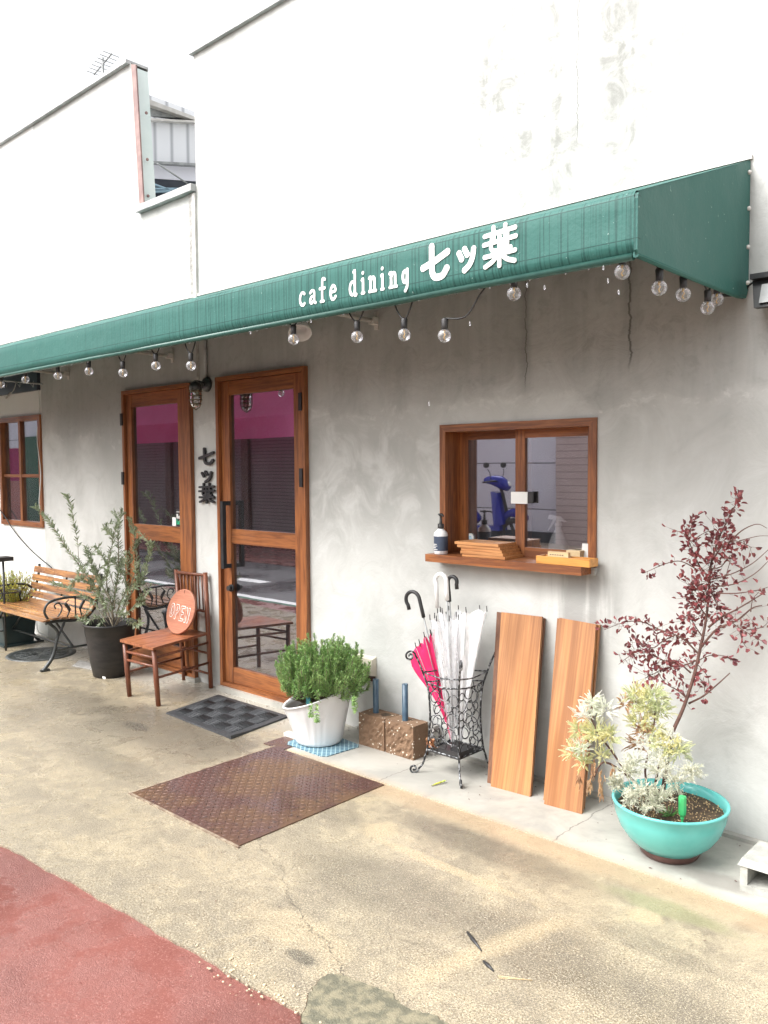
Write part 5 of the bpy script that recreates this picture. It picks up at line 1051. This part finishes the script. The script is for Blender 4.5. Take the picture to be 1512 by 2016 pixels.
P = path([(1384, 1255), (1370, 1235), (1355, 1210), (1345, 1225)], .003, .001); leaves(P, 520, 0, 1, .022)
P = path([(1392, 1215), (1375, 1190), (1362, 1165), (1365, 1150)], .003, .001); leaves(P, 900, 0, 1, .024)
P = path([(1395, 1180), (1380, 1160), (1375, 1145)], .003, .001); leaves(P, 900, 0, 1, .022); leaves(mainp, 240, .48, .76, .030); leaves(mainp, 60, .2, .45, .02); leaves(mainp, 90, .75, .96, .014)
P = path([(1397, 1160), (1410, 1185), (1420, 1205), (1440, 1225), (1470, 1245), (1500, 1262)], .003, .001); leaves(P, 330, .0, 1, .018)
P = path([(1397, 1140), (1375, 1110), (1362, 1080), (1355, 1055), (1365, 1030), (1375, 1012)], .003, .0008); leaves(P, 420, .1, .85, .014)
P = path([(1370, 1120), (1340, 1105), (1310, 1110), (1275, 1125), (1268, 1128)], .0025, .0008); leaves(P, 130, .1, 1, .010)
P = path([(1355, 1055), (1340, 1048), (1318, 1040)], .002, .0008); leaves(P, 110, .1, 1, .009)
P = path([(1362, 1065), (1385, 1050), (1400, 1045), (1410, 1042)], .002, .0008); leaves(P, 110, .1, 1, .009)
P = path([(1405, 1100), (1425, 1072), (1450, 1065), (1480, 1078)], .003, .001); leaves(P, 420, .1, 1, .014)
P = path([(1400, 1120), (1420, 1115), (1440, 1092), (1430, 1130)], .0025, .001); leaves(P, 160, .1, 1, .016)
P = path([(1432, 1072), (1460, 1045), (1490, 1032), (1510, 1040)], .003, .001); P = path([(1455, 1065), (1490, 1056), (1512, 1055)], .002, .001)
P = path([(1402, 1140), (1440, 1130), (1480, 1110), (1515, 1080)], .003, .0012); leaves(P, 40, .1, 1, .012)
P = path([(1400, 1155), (1445, 1150), (1485, 1130), (1512, 1105)], .003, .0012); leaves(P, 40, .1, 1, .012)
P = path([(1410, 1168), (1450, 1168), (1490, 1162), (1515, 1155)], .003, .001); leaves(P, 90, .1, 1, .014)
P = path([(1478, 1205), (1482, 1180), (1495, 1165)], .002, .001); P = path([(1375, 1300), (1400, 1290), (1430, 1292), (1440, 1302)], .002, .0008); leaves(P, 130, .1, 1, .010)
P = path([(1370, 1330), (1385, 1345), (1388, 1370), (1385, 1335)], .002, .0008); leaves(P, 150, .1, 1, .014); P = path([(1375, 1310), (1392, 1330), (1396, 1350)], .002, .0008); leaves(P, 200, .1, 1, .012)
P = path([(1470, 1240), (1500, 1235), (1515, 1222)], .002, .001); leaves(P, 160, .1, 1, .016); P = path([(1452, 1230), (1462, 1262), (1470, 1275)], .002, .001); leaves(P, 160, .1, 1, .014)
tr_.build('trunk', M['bark'], rsb); lf.build('foliage', M['redleaf'], rsb)
# black fitting beside the planter
p = gr(1212, 1576, .006); m = MB(); m.lathe([(.013, 0), (.014, .012), (.010, .02), (.012, .03), (.008, .038), (.001, .04)], (p.x, p.y, .006), 12); tag(m.build('black_plug', M['black_plastic'], loc=p), 'small round black plug on the ground behind the aqua planter', 'plug')
# --- hollow concrete block at the right edge
cb_ = thing('hollow_block', 'pale hollow concrete block lying on its side at the right edge', 'concrete block', (-.86, -.33, .006))
x0, x1, y0, y1, z0, z1 = -1.052, -.66, -.436, -.246, .006, .126; t_ = .026
m = MB(); m.box(x0, x1, y0, y1, z0, z0+t_); m.hexa([(x0-.008, y0-.006, z1-t_), (x1, y0-.006, z1-t_), (x1, y1, z1-t_), (x0-.008, y1, z1-t_)], [(x0+.004, y0+.006, z1), (x1, y0+.006, z1), (x1, y1, z1), (x0+.004, y1, z1)])
for xx in (x0, x0+.125, x0+.25, x1-t_): m.box(xx, xx+t_, y0+.001, y1-.001, z0+t_, z1-t_)
m.box(x0+.005, x1-.005, y1-.02, y1-.002, z0+t_, z1-t_); m.build('block_body', M['pale_block'], cb_)  # closed back added so that the cavities stay dark
# --- chair
ch = thing('cane_chair', 'red brown wooden chair with slender spindle back holding the OPEN sign', 'chair', (-4.97, -.3, 0))
FL, FR, BL, BR = gr(255, 1371), gr(312, 1390), gr(366, 1338), gr(421, 1353)
sFL, sFR = at(246, 1268, -.56), at(303, 1280, -.56); tBL, tBR = at(347, 1121, -.035), at(404, 1127, -.035)
BL.y = BR.y = -.05
bl4, br4 = BL.lerp(tBL, .48), BR.lerp(tBR, .48)
def leg(a_, b_, r=.0165, nm='leg'):
    MB().tube([a_, a_.lerp(b_, .5), b_], [r*.95, r*1.05, r], 12).build(nm, M['chair'], ch)
leg(FL, sFL); leg(FR, sFR); leg(BL, tBL, .0165); leg(BR, tBR, .0165)
c4 = [at(236, 1259, -.585), at(301, 1275, -.585), at(413, 1244, -.03), Vector((bl4.x-.04, -.03, at(413, 1244, -.03).z))]
zs = sum(c.z for c in c4)/4; c4 = [Vector((c.x, c.y, zs)) for c in c4]
m = MB()
def seatp(a_, b_): return (c4[0]*(1-a_)+c4[1]*a_)*(1-b_)+(c4[3]*(1-a_)+c4[2]*a_)*b_
for s0, s1, t0, t1 in ((0, .325, 0, .60), (.333, .66, 0, .60), (.668, 1, 0, .60), (0, 1, .606, .95)):
    q = [seatp(s0, t0), seatp(s1, t0), seatp(s1, t1), seatp(s0, t1)]; m.hexa([p-Vector((0, 0, .018)) for p in q], q)
m.build('seat', M['chair_seat'], ch)
yb_ = -.035
for f in (.66, .975): MB().tube([BL.lerp(tBL, f), BR.lerp(tBR, f)], .0115, 8).build('back_rail', M['chair'], ch)
for k in range(1, 8):
    f = k/8; m = MB(); m.tube([BL.lerp(tBL, .66).lerp(BR.lerp(tBR, .66), f), BL.lerp(tBL, .975).lerp(BR.lerp(tBR, .975), f)], .0058, 6); m.build('spindle', M['chair'], ch)
for (a_, b_, f, g2) in ((FL, FR, .86, 0), (FL, FR, .70, 0), (BL, BR, .62, 1), (BL, BR, .25, 1)):
    A_, B_ = (sFL, sFR) if not g2 else (bl4, br4); MB().tube([a_.lerp(A_, f), b_.lerp(B_, f)], .009, 8).build('stretcher', M['chair'], ch)
for a_, A_, b_, B_, f in ((FL, sFL, BL, bl4, .86), (FL, sFL, BL, bl4, .47), (FR, sFR, BR, br4, .86), (FR, sFR, BR, br4, .50)): MB().tube([a_.lerp(A_, f), b_.lerp(B_, f-.04)], .009, 8).build('stretcher', M['chair'], ch)
# OPEN disc
od = thing('open_sign', 'round reddish wooden sign reading OPEN propped on the cane chair', 'sign', (-4.97, -.2, zs))
n_ = Vector((.03, -1, .30)).normalized(); up = (Vector((0, 0, 1)) - n_*n_.z).normalized(); rt = up.cross(n_); R_ = .158
pc = at(357, 1199, -.19); pc.z = zs+R_*up.z+.003
m = MB(); m.tube([pc-n_*.006, pc+n_*.008, pc+n_*.010], [R_, R_, R_-.003], 48, smooth=False); m.build('disc', M['disc'], od)
def opn(mat, wid, th, nm):
    m = MB(); 
    for i, c in enumerate('OPEN'): glyph(m, c, pc+n_*.0102+rt*(-.118+i*.061)+up*(-.045-.006*i), rt*.047, up*.088, wid, n_, th)
    m.build(nm, mat, od)
opn(M['mark_white'], .0195, .0005, 'lettering'); opn(M['disc'], .0115, .0026, 'letter_fill')
m = MB(); m.tube(smooth_path([pc+up*(R_-.03)+n_*.011, pc+up*(R_-.01)+n_*.012, pc+up*(R_+.004)-n_*.002, pc+up*(R_-.02)-n_*.012], 4), .0016, 6); m.build('cord', M['chair'], od)
# --- bench
bn = thing('bench', 'wooden slat bench with curly black cast iron ends against the left wall', 'bench', (-6.75, -.35, 0))
BX0, BX1 = -7.33, -6.17
prof = [(-.595, .385), (-.525, .392), (-.455, .388), (-.385, .380), (-.315, .378), (-.252, .395), (-.205, .450), (-.182, .520), (-.165, .590), (-.148, .660)]
for i, (y, z) in enumerate(prof):
    a_ = Vector(prof[max(0, i-1)]); b_ = Vector(prof[min(len(prof)-1, i+1)]); d = (Vector((b_[0], b_[1]))-Vector((a_[0], a_[1]))).normalized(); w2 = d*.027; nn_ = Vector((-d[1], d[0]))*.013
    c = Vector((y, z)); q = [c-w2, c+w2, c+w2+nn_, c-w2+nn_]; m = MB(); m.prism([(BX0+.0, p_[0], p_[1]) for p_ in q], (BX1-BX0, 0, 0)); m.build('slat', M['slat'], bn)
for X, nm in ((BX0+.03, 'end_frame'), (BX1-.03, 'end_frame')):
    m = MB(); off = .0
    curve = smooth_path([(X, y+.0, z-.018) for y, z in prof[:6]] + [(X, y+.022, z-.005) for y, z in prof[6:]] + [(X, -.125, .705)], 4); m.tube(curve, .012, 8)
    m.tube(smooth_path([(X, -.57, .37), (X, -.50, .29), (X, -.515, .20), (X, -.545, .10), (X, -.60, .03), (X, -.625, .0)], 5), [.012]*14+[.015]*8+[.02]*4, 8)
    m.box(X-.014, X+.014, -.645, -.575, 0, .016)
    m.tube(smooth_path([(X, -.44, .37), (X, -.47, .30), (X, -.50, .25)], 4), .010, 8)
    m.tube(smooth_path([(X, -.24, .37), (X, -.27, .28), (X, -.25, .18), (X, -.20, .08), (X, -.15, .02), (X, -.135, 0)], 5), [.012]*14+[.014]*8+[.018]*4, 8); m.box(X-.014, X+.014, -.18, -.11, 0, .016)
    m.tube([(X, -.52, .15), (X, -.25, .15)], .009, 8)
    m.build(nm, M['iron'], bn)
    m = MB(); m.tube(smooth_path([(X, -.575, .40), (X, -.60, .46), (X, -.57, .52), (X, -.48, .545), (X, -.36, .545), (X, -.26, .535), (X, -.20, .50)], 5), .010, 8)
    m.tube(smooth_path([(X, -.50, .40), (X, -.46, .46), (X, -.48, .51), (X, -.52, .50), (X, -.51, .47)], 4), .006, 6); m.tube(smooth_path([(X, -.42, .395), (X, -.40, .45), (X, -.43, .50), (X, -.40, .53)], 4), [.006]*4+[.013]*5+[.004]*4, 6); m.tube(smooth_path([(X, -.30, .395), (X, -.31, .45), (X, -.28, .50), (X, -.25, .52)], 4), [.006]*4+[.012]*5+[.004]*4, 6); m.tube([(X, -.35, .39), (X, -.35, .54)], .006, 6); m.build('armrest', M['iron'], bn)
m = MB(); m.tube([(BX1-.03, -.38, .15), (BX0+.03, -.38, .15)], .008, 8); m.tube([(BX1-.35, -.40, .37), (BX1-.03, -.38, .155)], .009, 8); m.tube([(BX0+.35, -.40, .37), (BX0+.03, -.38, .155)], .009, 8); m.box((BX0+BX1)/2-.012, (BX0+BX1)/2+.012, -.59, -.25, .362, .371); m.tube([((BX0+BX1)/2, -.225, .40), ((BX0+BX1)/2, -.128, .67)], .008, 6); m.build('brace', M['iron'], bn)
p = at(114, 1143, -.175); m = MB(); m.hexa([(p.x-.09, -.186, p.z-.035), (p.x+.075, -.186, p.z-.035), (p.x+.075, -.184, p.z-.035), (p.x-.09, -.184, p.z-.035)], [(p.x-.09, -.163, p.z+.045), (p.x+.075, -.163, p.z+.045), (p.x+.075, -.161, p.z+.045), (p.x-.09, -.161, p.z+.045)]); tag(m.build('bench_notice', M['paper'], loc=p), 'blank white paper notice fixed to the bench backrest', 'notice')
# manhole
mh = thing('manhole_cover', 'round dark iron manhole cover beneath the bench', 'manhole cover', (-6.80, -.36, 0)); m = MB(); m.lathe([(.275, -.002), (.275, .005), (.235, .006), (.228, .003)], (-6.8, -.36, 0), 48); m.build('rim', M['iron'], mh)
m = MB(); m.lathe([(.226, .004), (.001, .0045)], (-6.8, -.36, 0), 48); 
for k in range(1, 6): m.ring((-6.8, -.36, .0045), (1, 0, 0), (0, 1, 0), .04*k, .0035, 36, 5)
for k in range(12): t = k*math.tau/12; m.tube([(-6.8+.03*math.cos(t), -.36+.03*math.sin(t), .005), (-6.8+.21*math.cos(t), -.36+.21*math.sin(t), .005)], .0035, 5)
m.build('lid', M['iron'], mh)
tag(MB().prism([Vector((p.x, p.y, .001)) for p in (gr(141, 1312), gr(185, 1320), gr(190, 1308), gr(158, 1300))], (0, 0, .003)).build('drain_cover', M['grey_block'], loc=gr(165, 1310)), 'small square grey drain cover beside the black pot', 'drain cover')
# --- black pot with olive
bp = thing('black_pot', 'tall tapered black plant pot between bench and chair', 'plant pot', (-5.715, -.325, 0)); c0 = (-5.715, -.325, 0)
m = MB(); m.lathe([(.118, 0), (.130, .008), (.150, .12), (.172, .28), (.186, .38), (.194, .385), (.196, .40), (.190, .402), (.182, .375), (.17, .30)], c0, 56); m.build('pot', M['pot_black'], bp)
m = MB(); m.lathe([(.001, .335), (.176, .335)], c0, 40); m.build('soil', M['soil'], bp)
p = at(207, 1327, -.45); m = MB(); ang = math.atan2(-.125, -.02); m.box(p.x-.02, p.x+.02, -.4605, -.4585, .018, .034); m.build('maker_plate', M['paper'], bp)
ol = thing('olive_bush', 'airy young olive bush with narrow grey green leaves in the black pot', 'shrub', (-5.71, -.325, .335)); random.seed(61); tr_ = MB(); lf = MB()
def ostem(pts, r0, Y0, Y1, dens=46, size=(.035, .055), i0=.15, sub=0):
    n = len(pts); P = [at(x, y, Y0+(Y1-Y0)*i/(n-1)) for i, (x, y) in enumerate(pts)]; P = smooth_path(P, 5); tr_.tube(P, [r0*(1-.8*i/len(P)) for i in range(len(P))], 6)
    L = sum((P[i+1]-P[i]).length for i in range(len(P)-1)); n = int(L*dens*1.35)
    for k in range(n):
        f = i0+(1-i0)*k/n; idx = min(len(P)-2, int(f*(len(P)-1))); dd = (P[idx+1]-P[idx]).normalized(); b_ = P[idx].lerp(P[idx+1], random.random())
        for sg_ in (-1, 1):
            sd = dd.orthogonal().normalized(); sd = Matrix.Rotation(random.uniform(0, math.tau), 3, dd) @ sd; s = random.uniform(*size)
            lf.leaf(b_, dd*random.uniform(.6, 1.1)+sd*.8, s, s*.20, dd, .2)
    return P
base = [(225, 1237)]
stems = [([(225, 1240), (200, 1180), (165, 1125), (135, 1085), (110, 1045), (92, 1020), (70, 998)], .006, -.33, -.42), ([(155, 1110), (152, 1060), (143, 1020), (138, 990), (130, 975)], .002, -.38, -.34), ([(222, 1240), (222, 1190), (232, 1130), (233, 1080), (232, 1040), (240, 1008)], .006, -.33, -.25),
 ([(222, 1200), (210, 1150), (215, 1100), (222, 1060), (205, 1040)], .004, -.32, -.36), ([(220, 1190), (195, 1140), (180, 1110), (170, 1085)], .004, -.34, -.42), ([(225, 1235), (245, 1190), (262, 1140), (270, 1110), (265, 1055), (262, 1042)], .005, -.32, -.22), ([(230, 1230), (258, 1170), (285, 1120), (295, 1090), (297, 1070)], .004, -.33, -.30),
 ([(215, 1230), (185, 1190), (150, 1165), (125, 1155), (105, 1148)], .003, -.35, -.50), ([(213, 1220), (190, 1160), (160, 1140), (140, 1150)], .003, -.34, -.46), ([(225, 1225), (240, 1180), (250, 1150), (235, 1120), (215, 1100)], .004, -.31, -.25), ([(225, 1220), (215, 1175), (198, 1150), (190, 1125)], .004, -.33, -.38),
 ([(235, 1225), (262, 1195), (280, 1185), (278, 1180)], .003, -.33, -.36), ([(225, 1200), (228, 1160), (238, 1130), (245, 1100)], .004, -.33, -.3), ([(228, 1210), (245, 1170), (275, 1150), (280, 1135)], .003, -.33, -.35), ([(210, 1235), (190, 1215), (170, 1225), (150, 1215)], .003, -.36, -.5), ([(215, 1210), (200, 1180), (180, 1165), (178, 1150)], .003, -.34, -.38),
 ([(226, 1160), (210, 1110), (198, 1090), (190, 1078)], .003, -.3, -.3), ([(240, 1150), (255, 1110), (262, 1080), (275, 1060)], .003, -.28, -.24), ([(222, 1215), (212, 1190), (206, 1200), (196, 1232)], .002, -.36, -.42), ([(228, 1220), (240, 1205), (262, 1230), (275, 1225)], .002, -.34, -.42)]
for s_ in stems: ostem(*s_, dens=62)
for k in range(26):
    s_ = random.choice(stems[2:16]); x, y = s_[0][-2]; ostem([(x, y), (x+random.uniform(-14, 14), y-random.uniform(12, 26)), (x+random.uniform(-24, 24), y-random.uniform(22, 44))], .0015, s_[3], s_[3]+random.uniform(-.06, .06), 80, (.028, .045), 0)
tr_.build('stem', M['olive_bark'], ol); lf.build('foliage', M['olive'], ol)
# --- far-left planter and marker
pt = thing('dark_planter', 'square black planter at the far left beside the bench', 'planter', (-7.55, -.33, 0))
m = MB(); m.hexa([(-7.72, -.45, 0), (-7.30, -.45, 0), (-7.30, -.2, 0), (-7.72, -.2, 0)], [(-7.76, -.48, .27), (-7.26, -.48, .27), (-7.26, -.18, .27), (-7.76, -.18, .27)]); m.box(-7.74, -7.275, -.47, -.19, 0, .02); m.build('planter_box', simple('dark_teal_plastic', (.02, .04, .045), None, 10, rough=.4), pt)
m = MB(); m.add([(-7.74, -.46, .272), (-7.28, -.46, .272), (-7.28, -.2, .272), (-7.74, -.2, .272)], [(0, 1, 2, 3)]); m.build('soil', M['soil'], pt)
yp = thing('yellow_shrub', 'yellow feathery shrub in the black planter at the far left', 'plant', (-7.5, -.33, .27)); random.seed(71); m = MB(); ms_ = MB()
for k in range(260):
    b_ = Vector((-7.46+random.uniform(-.24, .18), -.33+random.uniform(-.1, .1), .27)); d = Vector((random.gauss(0, .35), random.gauss(0, .3), 1)).normalized(); L = random.uniform(.16, .40); e_ = b_+d*L; ms_.tube([b_, e_], .0015, 3, cap=False)
    for q in range(24): f = random.random(); m.leaf(b_.lerp(e_, f), d+Vector((random.gauss(0, .6), random.gauss(0, .6), random.gauss(0, .4))), .026, .006)
m.build('foliage', M['yellow_leaf'], yp); ms_.build('stem', M['olive_bark'], yp)
mk_ = thing('post_marker', 'thin black post with flat square head at the far left', 'post', (-7.42, -.48, 0)); p = at(6, 1103, -.50)
MB().tube([(p.x, -.50, 0), (p.x, -.50, p.z)], .010, 8).build('post', M['black_metal'], mk_); m = MB(); m.box(p.x-.07, p.x+.07, -.56, -.44, p.z-.004, p.z+.030); m.build('head', M['black_metal'], mk_); m = MB(); m.ring((p.x, -.5, .51), (1, 0, 0), (0, 1, 0), .12, .006, 24, 6); m.build('ring', M['black_metal'], mk_)
mk_.location = (p.x, -.5, 0)
for o in mk_.children:
    o.data.transform(Matrix.Translation((-7.42-p.x, -.48+.5, 0)))
# straws, twigs on the pavement
m = MB(); m.tube([gr(980, 1921, .003), gr(1048, 1930, .003)], .0012, 4); m.tube([gr(982, 1925, .003), gr(1040, 1929, .003)], .001, 4); tag(m.build('straw', M['pale_wood'], loc=gr(1010, 1926)), 'two thin pale straws lying on the tan pavement', 'straw')
m = MB(); 
for a_, b_ in (((920, 1835), (948, 1872)), ((952, 1892), (972, 1912))):
    p, q = gr(*a_, .002), gr(*b_, .002); m.tube([p, p.lerp(q, .4), q], [.004, .007, .002], 6)
tag(m.build('black_debris', M['black_plastic'], loc=gr(945, 1870)), 'two black scraps of debris lying on the tan pavement', 'debris')

random.seed(77); m = MB()
for k in range(170):
    x = random.uniform(-7.4, -.9); y = -.045-abs(random.gauss(0, .05)) if k % 3 else random.uniform(-.52, -.05)
    z = .0085 if x > -3.43 else .002
    if y > -.04: y = -.045
    m.leaf((x, y, z), (random.gauss(0, 1), random.gauss(0, 1), .08), random.uniform(.004, .016), random.uniform(.002, .006), (0, 0, 1))
for k in range(60):
    m.leaf((random.uniform(-4.5, -.9), random.uniform(-1.9, -.6), .003), (random.gauss(0, 1), random.gauss(0, 1), .08), random.uniform(.004, .013), random.uniform(.002, .004), (0, 0, 1))
tag(m.build('leaf_litter', M['bark']), 'tiny dark leaf scraps and grit scattered along the foot of the wall', 'litter', kind='stuff')
# ================================================================== ACROSS THE STREET (seen in the glass)
pk = thing('awning_shop', 'dark shuttered shop with a wide magenta awning across the street', 'building', (-18, -8, 0))
MB().box(-20, -11.2, -12, -7.6, 0, 4.2).build('wall', M['redshop'], pk)
m = MB(); m.box(-19.9, -11.6, -7.58, -7.5, 0, 2.5); m.build('shutter', M['shutter'], pk)
m = MB()
for x in (-19.7, -17, -14.1, -11.5): MB().box(x-.12, x+.12, -7.56, -7.42, 0, 2.6).build('pillar', M['brown_clay'], pk)
tl = thing('tiled_house', 'salmon tiled house with white stripe across the street', 'building', (-27, -8, 0))
MB().box(-36, -20.05, -12, -7.5, 0, 1.2).build('base_wall', M['redshop'], tl); MB().box(-36, -20.05, -12, -7.55, 1.2, 2.2).build('wall', M['pinkawn'], tl); MB().box(-36, -20.05, -12, -7.52, 2.2, 3.8).build('upper_wall', M['whitepanel'], tl); MB().box(-24.5, -23.2, -7.5, -7.3, 0, 2.5).build('door', M['roadgreen'], tl)
m = MB(); m.add([(-19.5, -6.3, 2.10), (-11.2, -6.3, 2.10), (-11.2, -6.35, 2.5), (-19.5, -6.35, 2.5), (-11.2, -7.55, 3.9), (-19.5, -7.55, 3.9)], [(0, 3, 2, 1), (3, 5, 4, 2)]); m.build('awning', M['pinkawn'], pk)
wh = thing('white_building', 'white panelled building with brick pillar across the street', 'building', (-9, -10, .15))
MB().box(-11.1, -7.75, -14, -9.4, .15, 3.4).build('wall', M['whitepanel'], wh); MB().box(-11.1, -7.75, -9.39, -9.34, .15, .35).build('plinth', M['navy'], wh); MB().box(-7.74, -6.6, -14, -9.2, .15, 3.4).build('pillar', M['brickpillar'], wh); MB().box(-6.59, -2, -14, -9.9, .15, 3.2).build('side_wall', M['shutter'], wh)
# scooter
SC = Vector((-8.72, -8.1, .15)); scn = thing('scooter', 'blue and black motor scooter parked across the street', 'scooter', SC)
def S(x, y, z):
    a_ = rad(-102); x, y, z = x*1.15, y*1.15, z*1.12; return Vector((SC.x + x*math.cos(a_)-y*math.sin(a_), SC.y+x*math.sin(a_)+y*math.cos(a_), SC.z+z))   # +y is the front
m = MB()
for yy, rr in ((.62, .24), (-.55, .24)):
    m.ring(S(0, yy, .24), (S(0, 1, 0)-S(0, 0, 0)), (0, 0, 1), rr-.05, .05, 28, 10)
m.build('wheel', M['black_plastic'], scn)
m = MB(); m.tube(smooth_path([S(0, .62, .24), S(0, .52, .5), S(0, .42, .85), S(0, .36, 1.0)], 4), .03, 8); m.tube(smooth_path([S(-.33, .26, 1.0), S(-.15, .36, 1.02), S(0, .38, 1.0), S(.15, .36, 1.02), S(.33, .26, 1.0)], 4), .016, 8); m.build('handlebar', M['black_plastic'], scn)
m = MB(); m.hexa([S(-.15, .50, .36), S(.15, .50, .36), S(.17, .36, .30), S(-.17, .36, .30)], [S(-.14, .40, .84), S(.14, .40, .84), S(.12, .28, .86), S(-.12, .28, .86)]); m.tube(smooth_path([S(0, .54, .90), S(0, .42, .99), S(0, .26, 1.03), S(0, .14, 1.02)], 4), [.05, .07, .09, .10, .11, .11, .10, .09, .08, .07, .06, .05, .04], 12); m.tube(smooth_path([S(0, .86, .42), S(0, .72, .52), S(0, .55, .52), S(0, .42, .42)], 4), [.05, .08, .09, .09, .09, .09, .08, .07, .06, .06, .06, .05, .05][:13], 10); m.tube(smooth_path([S(0, -.85, .66), S(0, -.5, .62), S(0, -.15, .52), S(0, 0, .36)], 4), [.06]+[.14]*11+[.1], 12); m.hexa([S(-.16, -.3, .26), S(.16, -.3, .26), S(.16, .45, .26), S(-.16, .45, .26)], [S(-.16, -.3, .33), S(.16, -.3, .33), S(.16, .45, .33), S(-.16, .45, .33)]); m.build('body', M['blue_paint'], scn)
m = MB(); m.tube(smooth_path([S(0, -.75, .78), S(0, -.4, .80), S(0, -.05, .74)], 4), [.07]+[.12]*7+[.06], 12); m.build('seat', M['black_plastic'], scn)
for sgn in (-1, 1):
    mm = MB(); mm.tube(smooth_path([S(sgn*.2, .33, 1.02), S(sgn*.26, .34, 1.14), S(sgn*.30, .32, 1.2)], 3), .007, 6); mm.ball(S(sgn*.32, .31, 1.26), .065, 14, 10, 1, .3, .75); mm.build('mirror', M['black_plastic'], scn)
MB().ball(S(0, .50, .97), .075, 14, 10, 1.2, .6, .8).build('headlight', M['paper'], scn)
